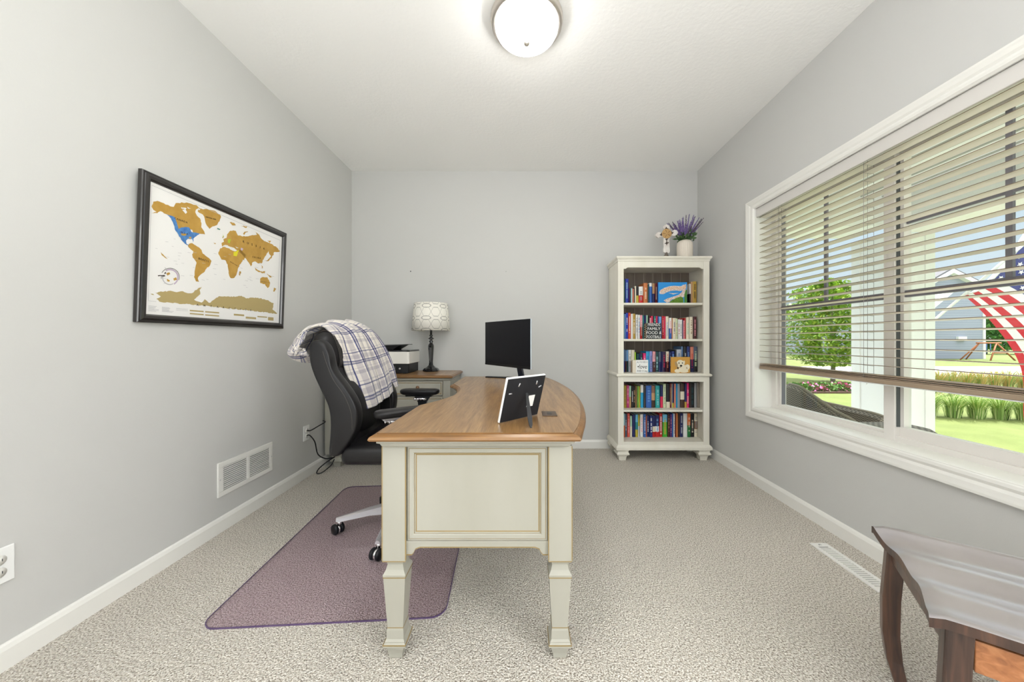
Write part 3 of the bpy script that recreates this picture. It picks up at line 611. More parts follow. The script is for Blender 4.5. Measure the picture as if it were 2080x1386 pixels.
# near / far side wings of the backrest
wing = [(-1.083, 1.064), (-1.093, 1.02), (-1.085, 0.95), (-1.060, 0.88), (-1.022, 0.80), (-0.995, 0.74), (-0.984, 0.68), (-0.984, 0.60), (-0.992, 0.50), (-0.984, 0.486), (-0.955, 0.483), (-0.930, 0.505), (-0.885, 0.565), (-0.858, 0.62), (-0.850, 0.69),
        (-0.862, 0.745), (-0.890, 0.80), (-0.930, 0.855), (-0.968, 0.905), (-0.985, 0.94), (-0.993, 0.99), (-1.010, 1.04), (-1.035, 1.068), (-1.06, 1.074)]
_wp = [Vector((p[0], 0, p[1])) for p in wing]; _L = len(_wp); _w2 = []
for i in range(_L):
    a_, b_, c_, d_ = _wp[i-1], _wp[i], _wp[(i+1) % _L], _wp[(i+2) % _L]
    for u in (0, 0.25, 0.5, 0.75):
        q = 0.5*((2*b_)+(c_-a_)*u+(2*a_-5*b_+4*c_-d_)*u*u+(3*b_-a_-3*c_+d_)*u**3); _w2.append((q.x, q.z))
for _ in range(2): _w2 = [((_w2[i-1][0]+2*_w2[i][0]+_w2[(i+1) % len(_w2)][0])/4, (_w2[i-1][1]+2*_w2[i][1]+_w2[(i+1) % len(_w2)][1])/4) for i in range(len(_w2))]
wing = _w2
for ya, yb_ in ((1.735, 1.805), (2.235, 2.305)):
    mb = MB(); n = len(wing); cx_ = sum(p[0] for p in wing)/n; cz_ = sum(p[1] for p in wing)/n
    nrm_ = []
    for i in range(n):
        a, b2 = Vector(wing[i-3]), Vector(wing[(i+3) % n]); tn = (b2-a).normalized(); nrm_.append(Vector((-tn.y, tn.x)))
    sg_ = 1 if sum((Vector((cx_, cz_))-Vector(wing[i])).dot(nrm_[i]) for i in range(n)) > 0 else -1
    rings = []
    ym_, hy_ = (ya+yb_)/2, (yb_-ya)/2
    for k in range(15):
        ph = -PI/2+PI*k/14; y = ym_+hy_*math.copysign(abs(math.sin(ph))**0.8, math.sin(ph)); s3 = 0.019*(1-abs(math.cos(ph))**0.55)-0.006
        rings.append([(wing[i][0]+nrm_[i].x*s3*sg_, y, wing[i][1]+nrm_[i].y*s3*sg_) for i in range(n)])
    mb.loft(rings, 0, True); wo = mb.build('backrest_wing', M_leather, oc)
    st_ = []
    for (x, z) in ((-0.862, 0.62), (-0.866, 0.70), (-0.90, 0.79), (-0.955, 0.87), (-0.990, 0.95), (-1.012, 1.02)): st_.append((x-0.010, ya-0.0005, z))
    MB().tube(cat_rom(st_, 24), 0.0014, 5).build('seam', M_leath2, wo)
# shell + front cushion
shell = [(-1.085, 1.01), (-1.082, 0.96), (-1.06, 0.88), (-1.0, 0.76), (-0.985, 0.68), (-0.985, 0.56), (-0.97, 0.50)]
rings = []
for x, z in cat_rom([(x, 0, z) for x, z in shell], 16) and [(p.x, p.z) for p in cat_rom([(x, 0, z) for x, z in shell], 16)]:
    x += 0.022; rings.append([(x-0.005, 1.79, z), (x+0.04, 1.79, z), (x+0.04, 2.25, z), (x-0.005, 2.25, z), (x-0.022, 2.12, z), (x-0.022, 1.92, z)])
MB().loft(rings, 0, True).build('backrest_shell', M_leather, oc, smooth=True)
cp = [(p.x, p.z) for p in cat_rom([(-1.03, 0, 0.915), (-1.000, 0, 0.885), (-0.964, 0, 0.84), (-0.930, 0, 0.775), (-0.908, 0, 0.70), (-0.905, 0, 0.62), (-0.925, 0, 0.535)], 18)]
rings = []
for x, z in cp:
    r = []
    for i in range(13):
        a = i/12; y = 1.79+a*0.46; r.append((x-0.045*(abs(2*a-1))**3, y, z))
    rings.append(r+[(x-0.055, 2.25, z), (x-0.055, 1.79, z)])
MB().loft(rings, 0, True).build('back_cushion', M_leather, oc)
for yy in (1.86, 2.18):
    MB().tube([(x+0.0005-0.045*(abs(2*(yy-1.79)/0.46-1))**3, yy, z) for x, z in cp[2:-2]], 0.0016, 5).build('seam', M_leath2, oc)
HR = Matrix.Translation((-1.078, 1.99, 1.012)) @ Matrix.Rotation(math.radians(-14), 4, 'Y')
hp_ = MB(HR); rs = []
for i in range(15):
    y = -0.20+0.40*i/14; k = (1-(abs(y)/0.2002)**3.6)**0.5; k = max(k, 0.2)
    rs.append([(0.066*k*math.copysign(abs(math.cos(t))**0.8, math.cos(t)), y, 0.122*k**0.6*math.copysign(abs(math.sin(t))**0.75, math.sin(t))) for t in [2*PI*j/20 for j in range(20)]])
hp_.loft(rs, 0, True)
ho = hp_.build('headrest_pillow', M_leather, oc)
for q in (-0.105, -0.118):
    MB(HR).tube([(0.0632*math.copysign(abs(math.cos(t))**0.8, math.cos(t)), q, 0.1185*math.copysign(abs(math.sin(t))**0.75, math.sin(t))) for t in [-1.25+2.9*j/20 for j in range(21)]], 0.0018, 5).build('seam', M_leath2, ho)
# armrests
def armpad(c, ang, mname='arm_pad'):
    A = Matrix.Translation(c) @ Matrix.Rotation(ang, 4, 'Z')
    m1 = MB(A).loft([[(x, y, z) for x, y in rrect(hx, hy, min(hy*0.9, 0.04))] for hx, hy, z in ((0.125, 0.038, -0.038), (0.139, 0.045, -0.030), (0.141, 0.047, -0.014), (0.136, 0.043, -0.004), (0.122, 0.032, 0.0))], 0, True)
    pad = m1.build(mname, M_leather, oc)
    MB(A).box(-0.10, 0.09, -0.022, 0.022, -0.052, -0.036).build('pad_plate', M_silver if c[1] < 2 else M_black, pad, bevel=0.004)
armpad((-0.635, 1.79, 0.718), math.radians(36)); armpad((-0.745, 2.46, 0.722), 0.0)
for (px, py_, sy) in ((-0.66, 1.775, 1), (-0.72, 2.44, -1)):
    ay = 1.83 if sy > 0 else 2.20
    MB().loft([[(px-hx, y-0.012, z), (px+hx, y-0.012, z), (px+hx, y+0.012, z), (px-hx, y+0.012, z)] for hx, y, z in ((0.055, py_, 0.672), (0.030, py_, 0.63), (0.025, py_, 0.50), (0.028, py_+sy*0.02, 0.42), (0.03, ay, 0.405))]).build('arm_post', M_black, oc, bevel=0.004)
    mb = MB().tube([(px-0.06, py_-0.012, 0.655), (px+0.03, py_-0.012, 0.655)], 0.009, 10)
    for i in range(4): mb.tube([(px-0.05+i*0.022, py_-0.020, 0.645), (px-0.05+i*0.022, py_-0.020, 0.662)], 0.006, 8)
    mb.build('arm_adjuster', M_chrome, oc)

# ------------------------------------------------------------------ plaid blanket
def plaid():
    m = bpy.data.materials.new('plaid_fleece'); m.use_nodes = True; n = m.node_tree; p = n.nodes['Principled BSDF']; MC['plaid'] = m
    uv = n.nodes.new('ShaderNodeUVMap'); sx = n.nodes.new('ShaderNodeSeparateXYZ'); n.links.new(uv.outputs[0], sx.inputs[0])
    outs = []
    for ax, per in (('X', 0.20), ('Y', 0.18)):
        ml_ = n.nodes.new('ShaderNodeMath'); ml_.operation = 'DIVIDE'; ml_.inputs[1].default_value = per
        fr = n.nodes.new('ShaderNodeMath'); fr.operation = 'FRACT'; r = n.nodes.new('ShaderNodeValToRGB'); r.color_ramp.interpolation = 'CONSTANT'
        base = (0.82, 0.785, 0.74, 1); grey = (0.58, 0.55, 0.57, 1); navy = (0.09, 0.10, 0.24, 1)
        seq = [(0, base), (0.10, grey), (0.13, base), (0.195, navy), (0.23, base), (0.30, grey), (0.44, base), (0.49, navy), (0.53, grey), (0.565, navy), (0.60, base), (0.72, grey), (0.735, base), (0.80, grey), (0.90, base)]
        e = r.color_ramp.elements; e[0].position = 0; e[0].color = base; e[1].position = 0.10; e[1].color = grey
        for q, c in seq[2:]: k = e.new(q); k.color = c
        n.links.new(sx.outputs[ax], ml_.inputs[0]); n.links.new(ml_.outputs[0], fr.inputs[0]); n.links.new(fr.outputs[0], r.inputs[0]); outs.append(r)
    mx = n.nodes.new('ShaderNodeMix'); mx.data_type = 'RGBA'; mx.blend_type = 'MULTIPLY'; mx.inputs[0].default_value = 0.85
    n.links.new(outs[0].outputs[0], mx.inputs[6]); n.links.new(outs[1].outputs[0], mx.inputs[7]); n.links.new(mx.outputs[2], p.inputs['Base Color'])
    p.inputs['Roughness'].default_value = 0.95; p.inputs['Sheen Weight'].default_value = 0.4
    t = n.nodes.new('ShaderNodeTexNoise'); t.inputs['Scale'].default_value = 180; b = n.nodes.new('ShaderNodeBump'); b.inputs['Strength'].default_value = 0.4; b.inputs['Distance'].default_value = 0.004
    tc = n.nodes.new('ShaderNodeTexCoord'); n.links.new(tc.outputs['Object'], t.inputs['Vector']); n.links.new(t.outputs['Fac'], b.inputs['Height']); n.links.new(b.outputs[0], p.inputs['Normal'])
    return m
M_plaid = plaid()
near = [(-1.075, 1.84, 0.955), (-1.20, 1.80, 0.935), (-1.29, 1.80, 0.985), (-1.275, 1.82, 1.105), (-1.195, 1.85, 1.158), (-1.10, 1.88, 1.168), (-1.022, 1.90, 1.12), (-0.985, 1.915, 1.02), (-0.955, 1.93, 0.92), (-0.918, 1.945, 0.80), (-0.885, 1.955, 0.665)]
far = [(-1.15, 2.28, 0.93), (-1.24, 2.30, 0.96), (-1.30, 2.31, 1.04), (-1.27, 2.33, 1.15), (-1.20, 2.33, 1.19), (-1.12, 2.33, 1.19), (-1.03, 2.34, 1.14), (-0.965, 2.34, 1.05), (-0.925, 2.34, 0.96), (-0.895, 2.345, 0.86), (-0.870, 2.345, 0.755)]
NS, NT = 110, 60
Pn, Pf = cat_rom(near, NS), cat_rom(far, NS)
bl = MB(); vs = []; uvs = []
for i in range(NS+1):
    s_ = i/NS
    for j in range(NT+1):
        t_ = j/NT; p = Pn[i].lerp(Pf[i], t_)
        k = i; tg = (Pn[min(i+1, NS)]-Pn[max(i-1, 0)]).normalized(); ac = (Pf[i]-Pn[i]).normalized(); nn = tg.cross(ac).normalized()
        back = max(0, 1-abs(s_-0.22)/0.25)
        wv = 0.008*math.sin(t_*16+s_*4)+0.006*math.sin(t_*31+s_*9+1)+0.016*back*math.sin(t_*11+s_*13)+0.012*back*math.sin(s_*40+t_*7)
        wv += 0.012*math.sin(PI*t_)
        p = p-nn*wv if nn.z < 0 or nn.x < 0 else p+nn*wv
        if t_ < 0.14 and s_ > 0.45:                     # rolled near hem of the front fall
            q = (0.14-t_)/0.14; p = p+Vector((-0.050*q, -0.022*q, 0.006*math.sin(s_*60)*q))
        if t_ < 0.55 and s_ < 0.52:                     # crumpled end gathered behind the headrest
            sm_ = min(1, (0.52-s_)/0.16); q = ((0.55-t_)/0.55)*sm_*sm_*(3-2*sm_); C_ = Vector((-1.175, 1.80+0.02*math.sin(s_*30), 1.03)); k_ = 0.94*q**1.25
            p = p.lerp(C_, k_)+Vector((0.016*math.sin(s_*46+t_*15)*q*(1.2-q), -0.05*math.sin(PI*q)**0.7+0.020*math.sin(s_*34+t_*22)*q*(1.2-q), 0.018*math.sin(s_*40+t_*19+1)*q*(1.2-q)))
        if t_ < 0.16 and 0.26 < s_ < 0.58:              # hem dropping over the near side
            q = (0.16-t_)/0.16*math.sin(PI*(s_-0.26)/0.32); p = p+Vector((0.0, -0.012*q, -0.050*q*q-0.008*q*math.sin(s_*70)))
        p.z += 0.006*math.sin(t_*9)*(s_**3)
        vs.append(p); uvs.append((t_*0.52, s_*1.05))
fs = [(i*(NT+1)+j, i*(NT+1)+j+1, (i+1)*(NT+1)+j+1, (i+1)*(NT+1)+j) for i in range(NS) for j in range(NT)]
bl.add(vs, fs, 0, True); bl.uv = uvs
tag(bl.build('throw_blanket', M_plaid, solid=0.010), 'white fleece blanket with navy and grey plaid draped over the office chair back', 'blanket')

# ------------------------------------------------------------------ credenza
cr = thing('credenza', (-1.14, 3.1, 0), 'antique cream drawer cabinet with oak top against the back wall beside the desk', 'cabinet')
CX0, CX1, CY0, CY1 = -1.672, -0.612, 2.868, 3.335
def slab(x0, x1, y0, y1, lv):
    return MB().loft([[(x0-o, y0-o, z), (x1+o, y0-o, z), (x1+o, y1, z), (x0-min(o, 0.02), y1, z)] for o, z in lv])
m1 = slab(CX0, CX1, CY0, CY1, [(0.004, DT-0.026), (0.020, DT-0.022), (0.024, DT-0.016), (0.018, DT-0.006), (0.004, DT-0.003), (0.003, DT)]); m1.m[-1] = 1
m1.build('top', [M_edge, M_top], cr)
slab(CX0, CX1, CY0, CY1, [(-0.004, DT-0.046), (0.004, DT-0.040), (0.010, DT-0.026)]).build('cornice', M_cream, cr)
MB().box(CX0+0.004, CX1-0.004, CY0+0.016, CY1, 0.13, DT-0.046).build('body', M_cream, cr)
for (a, b_) in ((CX0, CX0+0.145), (CX1-0.062, CX1), (-1.112, -1.094)):
    MB().box(a, b_, CY0, CY0+0.02, 0.12, DT-0.046).build('stile', M_cream, cr, bevel=0.001)
def drawer(x0, x1, z0, z1, y, par):
    mb = MB().box(x0+0.004, x1-0.004, y+0.004, y+0.02, z0+0.003, z1-0.003)
    def ring(i0, i1, h0, h1, m):
        o_ = [(x0+i0, z0+i0), (x1-i0, z0+i0), (x1-i0, z1-i0), (x0+i0, z1-i0)]; n_ = [(x0+i1, z0+i1), (x1-i1, z0+i1), (x1-i1, z1-i1), (x0+i1, z1-i1)]
        mb.add([(x, y-h0, z) for x, z in o_]+[(x, y-h1, z) for x, z in n_], [(i, (i+1) % 4, 4+(i+1) % 4, 4+i) for i in range(4)], m)
    seq = [(0.004, -0.004, 1), (0.005, 0.003, 0), (0.014, 0.004, 1), (0.017, 0.001, 1), (0.020, 0.0, 0), (0.024, 0.001, 0)]
    for (a, h, m), (c, k, _) in zip(seq, seq[1:]): ring(a, c, h, k, m)
    mb.add([(x0+0.024, y-0.001, z0+0.024), (x1-0.024, y-0.001, z0+0.024), (x1-0.024, y-0.001, z1-0.024), (x0+0.024, y-0.001, z1-0.024)], [(0, 1, 2, 3)], 0)
    d = mb.build('drawer', [M_cream, M_glaze], par)
    MB().lathe([(0.006, y), (0.006, y-0.012), (0.014, y-0.018), (0.014, y-0.024), (0.004, y-0.028)], ((x0+x1)/2, 0, (z0+z1)/2+0.01), 16, axis='Y').build('knob', mat('knob_brown', lin(120, 88, 60), 0.4), d)
for (a, b_) in ((-1.527, -1.112), (-1.094, -0.674)):
    for (za, zb) in ((0.604, 0.730), (0.395, 0.596), (0.16, 0.387)): drawer(a, b_, za, zb, CY0+0.004, cr)
MB().box(CX0, CX1, CY0+0.002, CY1, 0.105, 0.135).build('plinth', M_cream, cr, bevel=0.004)
for cx in (-1.575, CX1-0.04):
    for cy in (CY0+0.04, CY1-0.04):
        def sq(h, z): return [(cx-h, cy-h, z), (cx+h, cy-h, z), (cx+h, cy+h, z), (cx-h, cy+h, z)]
        MB().loft([sq(h, z) for h, z in ((0.026, 0.0), (0.028, 0.01), (0.030, 0.035), (0.038, 0.045), (0.046, 0.052), (0.046, 0.062), (0.036, 0.072), (0.036, 0.085), (0.044, 0.105))]).build('foot', M_cream, cr)

# printer
pt = thing('printer', (-1.23, 3.14, DT), 'black and white inkjet printer on the cabinet, partly behind the blanket', 'printer')
def chamf(x0, x1, y0, y1, c): return [(x0, y0), (x1-c*0.5, y0), (x1, y0+c), (x1, y1), (x0, y1)]
MB().prism(rrect(0.205, 0.155, 0.02), 'Z', 0, 1).v
pxc, pyc = -1.205, 3.145
MB().loft([[(pxc+x, pyc+y, z) for x, y in rrect(0.205, 0.16, 0.022)] for z in (DT+0.088, DT+0.194)]).build('body', mat('printer_white', lin(232, 229, 222), 0.35), pt, bevel=0.004)
MB().loft([[(pxc+x, pyc+0.005+y, z) for x, y in rrect(0.195, 0.145, 0.02)] for z in (DT+0.006, DT+0.088)]).build('base', M_black, pt)
for q in (-1, 1): MB().box(pxc+q*0.16-0.02, pxc+q*0.16+0.02, 3.02, 3.26, DT, DT+0.007).build('foot', M_black, pt)
MB().loft([[(pxc+x, pyc+0.003+y, z) for x, y in rrect(0.203-e, 0.155-e, 0.02)] for e, z in ((0, DT+0.194), (0, DT+0.205), (0.006, DT+0.209))]).build('scanner_lid', M_blackgl, pt)
MB().hexa([(pxc-0.10, 3.03, DT+0.209), (pxc+0.04, 3.03, DT+0.209), (pxc+0.04, 3.25, DT+0.209), (pxc-0.10, 3.25, DT+0.209)], [(pxc-0.14, 3.02, DT+0.245), (pxc+0.11, 3.02, DT+0.252), (pxc+0.11, 3.26, DT+0.252), (pxc-0.14, 3.26, DT+0.245)]).build('document_feeder', M_black, pt)
MB().hexa([(pxc-0.14, 3.01, DT+0.246), (pxc+0.145, 3.01, DT+0.254), (pxc+0.145, 3.26, DT+0.254), (pxc-0.14, 3.26, DT+0.246)], [(pxc-0.14, 3.01, DT+0.252), (pxc+0.145, 3.01, DT+0.260), (pxc+0.145, 3.26, DT+0.260), (pxc-0.14, 3.26, DT+0.252)]).build('paper_tray', mat('tray_grey', lin(90, 90, 92), 0.4), pt)
MB().box(pxc-0.02, pxc+0.085, 2.985, 3.0, DT+0.025, DT+0.062).build('output_tray', mat('tray_dark', (0.05, 0.05, 0.055), 0.3), pt, bevel=0.003)
MB().lathe([(0.008, 2.996), (0.008, 2.990)], (pxc+0.12, 0, DT+0.045), 14, axis='Y').build('power_button', M_silver, pt)

# table lamp
lmx, lmy = -0.874, 3.235
lp = thing('table_lamp', (lmx, lmy, DT), 'black turned table lamp with white trellis patterned drum shade on the cabinet', 'table lamp')
def sqr(h, z, c=0.25): 
    r = []
    for i in range(8):
        a = PI/8+i*PI/4; r.append((lmx+h*1.06*math.cos(a), lmy+h*1.06*math.sin(a), z))
    return r
MB().loft([sqr(h, z) for h, z in ((0.070, DT), (0.072, DT+0.006), (0.070, DT+0.018), (0.058, DT+0.030), (0.040, DT+0.038), (0.028, DT+0.050), (0.022, DT+0.058))]).build('base', M_blackgl, lp)
MB().loft([sqr(h, z) for h, z in ((0.020, DT+0.056), (0.017, DT+0.085), (0.025, DT+0.225), (0.025, DT+0.245), (0.018, DT+0.262))]).build('stem', M_blackgl, lp)
MB().lathe([(0.018, DT+0.262), (0.013, DT+0.270), (0.021, DT+0.283), (0.013, DT+0.293), (0.012, DT+0.302), (0.030, DT+0.312), (0.012, DT+0.322), (0.011, DT+0.332), (0.019, DT+0.340), (0.010, DT+0.348), (0.011, DT+0.400)], (lmx, lmy, 0), 24).build('turned_neck', M_blackgl, lp)
def trellis():
    m = bpy.data.materials.new('trellis_fabric'); m.use_nodes = True; n = m.node_tree; p = n.nodes['Principled BSDF']; N = n.nodes.new; L = n.links.new
    uv = N('ShaderNodeUVMap'); sx = N('ShaderNodeSeparateXYZ'); L(uv.outputs[0], sx.inputs[0])
    def M(op, a, b=None, c=None):
        q = N('ShaderNodeMath'); q.operation = op
        for i, x in enumerate((a, b, c)):
            if x is None: continue
            if isinstance(x, (int, float)): q.inputs[i].default_value = x
            else: L(x, q.inputs[i])
        return q.outputs[0]
    u = M('MULTIPLY', sx.outputs['X'], 2*PI*6.0); cu = M('COSINE', u)
    cu = M('MINIMUM', M('MAXIMUM', M('MULTIPLY', cu, 1.35), -1.0), 1.0)
    res = None
    for sg, ph in ((0.36, 0.0), (-0.36, 0.0)):
        v = M('FRACT', M('ADD', M('MULTIPLY', sx.outputs['Y'], 2.0), M('ADD', M('MULTIPLY', cu, sg), ph+3.0)))
        d = M('LESS_THAN', M('ABSOLUTE', M('SUBTRACT', v, 0.5)), 0.028)
        res = d if res is None else M('MAXIMUM', res, d)
    v2 = M('FRACT', M('ADD', M('MULTIPLY', sx.outputs['Y'], 2.0), 3.5)); 
    c2 = M('COSINE', M('MULTIPLY', u, 1.0)); e1_ = M('ADD', M('POWER', M('DIVIDE', M('SUBTRACT', v2, 0.5), 0.17), 2), M('POWER', M('DIVIDE', M('SUBTRACT', c2, -1.0), 0.9), 1.0))
    ell = M('LESS_THAN', M('ABSOLUTE', M('SUBTRACT', e1_, 1.0)), 0.22); res = M('MAXIMUM', res, ell)
    mx = N('ShaderNodeMix'); mx.data_type = 'RGBA'; mx.inputs[6].default_value = (*lin(240, 236, 226), 1); mx.inputs[7].default_value = (*lin(180, 176, 168), 1)
    L(res, mx.inputs[0]); L(mx.outputs[2], p.inputs['Base Color']); p.inputs['Roughness'].default_value = 0.9; MC['trellis'] = m; return m
sh = MB(); vs = []; uvs = []
for i in range(65):
    a = 2*PI*i/64
    for j, (r, z) in enumerate(((0.177, 1.165), (0.153, 1.423))): vs.append((lmx+r*math.cos(a), lmy+r*math.sin(a), z)); uvs.append((i/64, j*1.15))
sh.add(vs, [(2*i, 2*i+2, 2*i+3, 2*i+1) for i in range(64)], 0, True); sh.uv = uvs
so = sh.build('lamp_shade', trellis(), lp, solid=0.003)
MB().tube([(lmx, lmy, 1.18), (lmx, lmy, 1.40)], 0.004, 8).tube([(lmx-0.15, lmy, 1.405), (lmx+0.15, lmy, 1.405)], 0.002, 6).build('harp', M_silver, lp)

# ------------------------------------------------------------------ bookcase
bc = thing('bookcase', (1.255, 3.19, 0), 'tall cream bookcase with five shelves of books in the back right corner', 'bookcase')
KX0, KX1, KY0, KY1 = 0.846, 1.660, 3.02, 3.355
P2 = 0.052
MB().box(KX0+0.004, KX0+0.024, KY0+0.02, KY1, 0.10, 1.80).build('side_panel', M_cream2, bc); MB().box(KX1-0.024, KX1-0.004, KY0+0.02, KY1, 0.10, 1.80).build('side_panel', M_cream2, bc)
bp_ = MB().box(KX0+0.02, KX1-0.02, KY1-0.010, KY1, 0.12, 1.79, 0)
for i in range(8): x = KX0+0.075+i*0.09; bp_.box(x-0.0012, x+0.0012, KY1-0.0108, KY1-0.0095, 0.15, 1.77, 1)
bp_.build('back_panel', [M_backp, M_groove], bc)
for (a, b_) in ((KX0, KX0+P2), (KX1-P2, KX1)):
    MB().box(a, b_, KY0, KY0+0.022, 0.105, 0.748).build('post', M_cream2, bc, bevel=0.002); MB().box(a, b_, KY0, KY0+0.022, 0.775, 1.785).build('post', M_cream2, bc, bevel=0.002)
def kslab(z0, z1, o, name, y0=None, m=M_cream2):
    y0 = KY0-o if y0 is None else y0
    return MB().box(KX0-o, KX1+o, y0, KY1, z0, z1).build(name, m, bc, bevel=min(0.006, (z1-z0)*0.3), bseg=2)
def kmould(levels, name): return MB().loft([[(KX0-o, KY0-o, z), (KX1+o, KY0-o, z), (KX1+o, KY1, z), (KX0-o, KY1, z)] for o, z in levels]).build(name, M_cream2, bc)
kmould([(0.0, 1.776), (0.003, 1.779), (0.004, 1.790), (0.012, 1.800), (0.016, 1.806), (0.016, 1.816), (0.013, 1.819)], 'cornice')
kmould([(0.004, 0.749), (0.012, 0.753), (0.016, 0.762), (0.014, 0.770), (0.002, 0.778)], 'waist_moulding')
kmould([(0.018, 0.100), (0.018, 0.122), (0.012, 0.132), (0.002, 0.143)], 'base_moulding')
a, b_ = KX0+P2, KX1-P2; zt_ = 1.776
rl = [(a, zt_), (a, 1.709), (a+0.018, 1.709), (a+0.024, 1.715), (a+0.036, 1.722), (b_-0.036, 1.722), (b_-0.024, 1.715), (b_-0.018, 1.709), (b_, 1.709), (b_, zt_)]
MB().prism(rl, 'Y', KY0+0.003, KY0+0.020).build('top_rail', M_cream2, bc)
MB().box(a, b_, KY0+0.003, KY0+0.020, 0.704, 0.748).build('lower_rail', M_cream2, bc); MB().box(a, b_, KY0+0.003, KY0+0.018, 0.143, 0.169).build('bottom_rail', M_cream2, bc)
for z, n in ((1.41, 'shelf'), (1.085, 'shelf'), (0.450, 'shelf')):
    MB().box(KX0+0.024, KX1-0.024, KY0+0.024, KY1-0.01, z-0.020, z).build(n, M_cream2, bc, bevel=0.003)
MB().box(KX0+0.024, KX1-0.024, KY0+0.02, KY1-0.01, 0.150, 0.169).build('shelf', M_cream2, bc); MB().box(KX0+0.024, KX1-0.024, KY0+0.0225, KY1-0.01, 1.735, 1.755).build('shelf', M_cream2, bc)
for cx in (KX0+0.045, KX1-0.045):
    for cy in (KY0+0.045, KY1-0.045):
        def sq(h, z): return [(cx-h, cy-h, z), (cx+h, cy-h, z), (cx+h, cy+h, z), (cx-h, cy+h, z)]
        MB().loft([sq(h, z) for h, z in ((0.029, 0.0), (0.030, 0.006), (0.034, 0.034), (0.040, 0.046), (0.055, 0.056), (0.055, 0.066), (0.047, 0.078), (0.047, 0.086), (0.056, 0.100))]).build('foot', M_cream2, bc)

# books: (x0, x1, y_top) as spines measured along each shelf, colour words bottom-up separated by '|', optional title colour after ':'
COL = {'dark teal': (22, 70, 74), 'royal blue': (38, 62, 190), 'purple': (96, 50, 120), 'black': (22, 22, 26), 'pale cyan': (170, 214, 218), 'salmon': (226, 140, 116), 'dark brown': (66, 42, 30), 'cream': (232, 222, 198), 'yellow': (196, 180, 60),
       'white': (238, 236, 232), 'red': (200, 34, 34), 'tan': (196, 152, 108), 'orange brown': (204, 120, 64), 'navy': (26, 34, 92), 'dark red': (116, 22, 26), 'light blue': (120, 170, 220), 'red orange': (222, 72, 44), 'gold': (190, 154, 62), 'pink': (236, 160, 170),
       'teal': (44, 140, 140), 'mint': (176, 214, 186), 'crimson': (220, 40, 84), 'blue': (50, 100, 180), 'pale green': (206, 220, 178), 'grey': (150, 150, 152), 'maroon': (70, 18, 24), 'steel blue': (96, 128, 170), 'slate': (84, 94, 116), 'lime': (180, 220, 60),
       'hot pink': (234, 40, 120), 'cyan': (40, 160, 210), 'lavender': (140, 150, 214), 'dark purple': (52, 30, 66), 'olive gold': (172, 154, 42), 'magenta': (196, 60, 128), 'green': (130, 180, 70), 'dark grey': (60, 58, 58), 'turquoise': (40, 164, 164),
       'coral': (228, 90, 76), 'orange': (220, 110, 50), 'bright green': (66, 170, 50), 'sky blue': (110, 190, 224), 'taupe': (140, 128, 116), 'dark green': (26, 110, 50), 'dark blue': (34, 50, 120), 'brown': (140, 100, 76), 'pale grey': (196, 200, 210)}
def cmat(w_): return mat('book_'+w_.replace(' ', '_'), lin(*COL[w_]), 0.45)
KB = 3.15/690
S1 = [(118, 157, 85, 'dark teal'), (158, 221, 62, 'royal blue:pale cyan'), (222, 240, 252, 'purple'), (241, 262, 258, 'black'), (263, 296, 255, 'pale cyan'), (298, 330, 262, 'salmon'), (331, 344, 240, 'dark brown'), (345, 374, 210, 'cream'), (376, 427, 228, 'yellow|black'), (429, 516, 218, 'red|white:grey'),
      (520, 600, 150, 'orange brown:cream'), (604, 638, 172, 'dark teal'), (640, 698, 148, 'blue|blue|blue|blue|blue|white'), (701, 750, 155, 'navy|tan'), (753, 808, 155, 'dark red:cream'), (1442, 1473, 165, 'black|white'), (1475, 1514, 125, 'tan'), (1516, 1592, 115, 'gold:dark brown')]
S2 = [(128, 158, 775, 'light blue'), (160, 206, 752, 'royal blue:white'), (208, 259, 750, 'red orange:white'), (262, 306, 770, 'white'), (308, 359, 765, 'gold:cream'), (362, 406, 785, 'white:slate'), (408, 448, 790, 'white:light blue'), (450, 501, 795, 'red|pink:cream'), (503, 532, 800, 'teal'), (534, 573, 800, 'brown|navy'),
      (575, 613, 795, 'mint'), (615, 640, 815, 'black'), (641, 672, 850, 'pink'), (675, 716, 812, 'crimson:pink'), (717, 734, 812, 'black'), (735, 773, 815, 'teal:cream'), (775, 809, 815, 'crimson'), (811, 830, 820, 'blue'), (832, 889, 825, 'light blue'), (891, 930, 815, 'red:pink'), (932, 966, 820, 'crimson'),
      (968, 1028, 820, 'cream:light blue'), (1031, 1085, 850, 'blue|white:pink'), (1087, 1105, 850, 'orange brown'), (1107, 1171, 855, 'cream:slate'), (1173, 1210, 862, 'pale green:tan'), (1213, 1246, 880, 'white:red'), (1248, 1306, 885, 'white:grey'), (1308, 1318, 890, 'navy'), (1319, 1345, 905, 'pink:red'),
      (1347, 1375, 850, 'red'), (1378, 1441, 840, 'cream:mint'), (1446, 1513, 830, 'cream:brown'), (1518, 1584, 825, 'maroon:pink')]
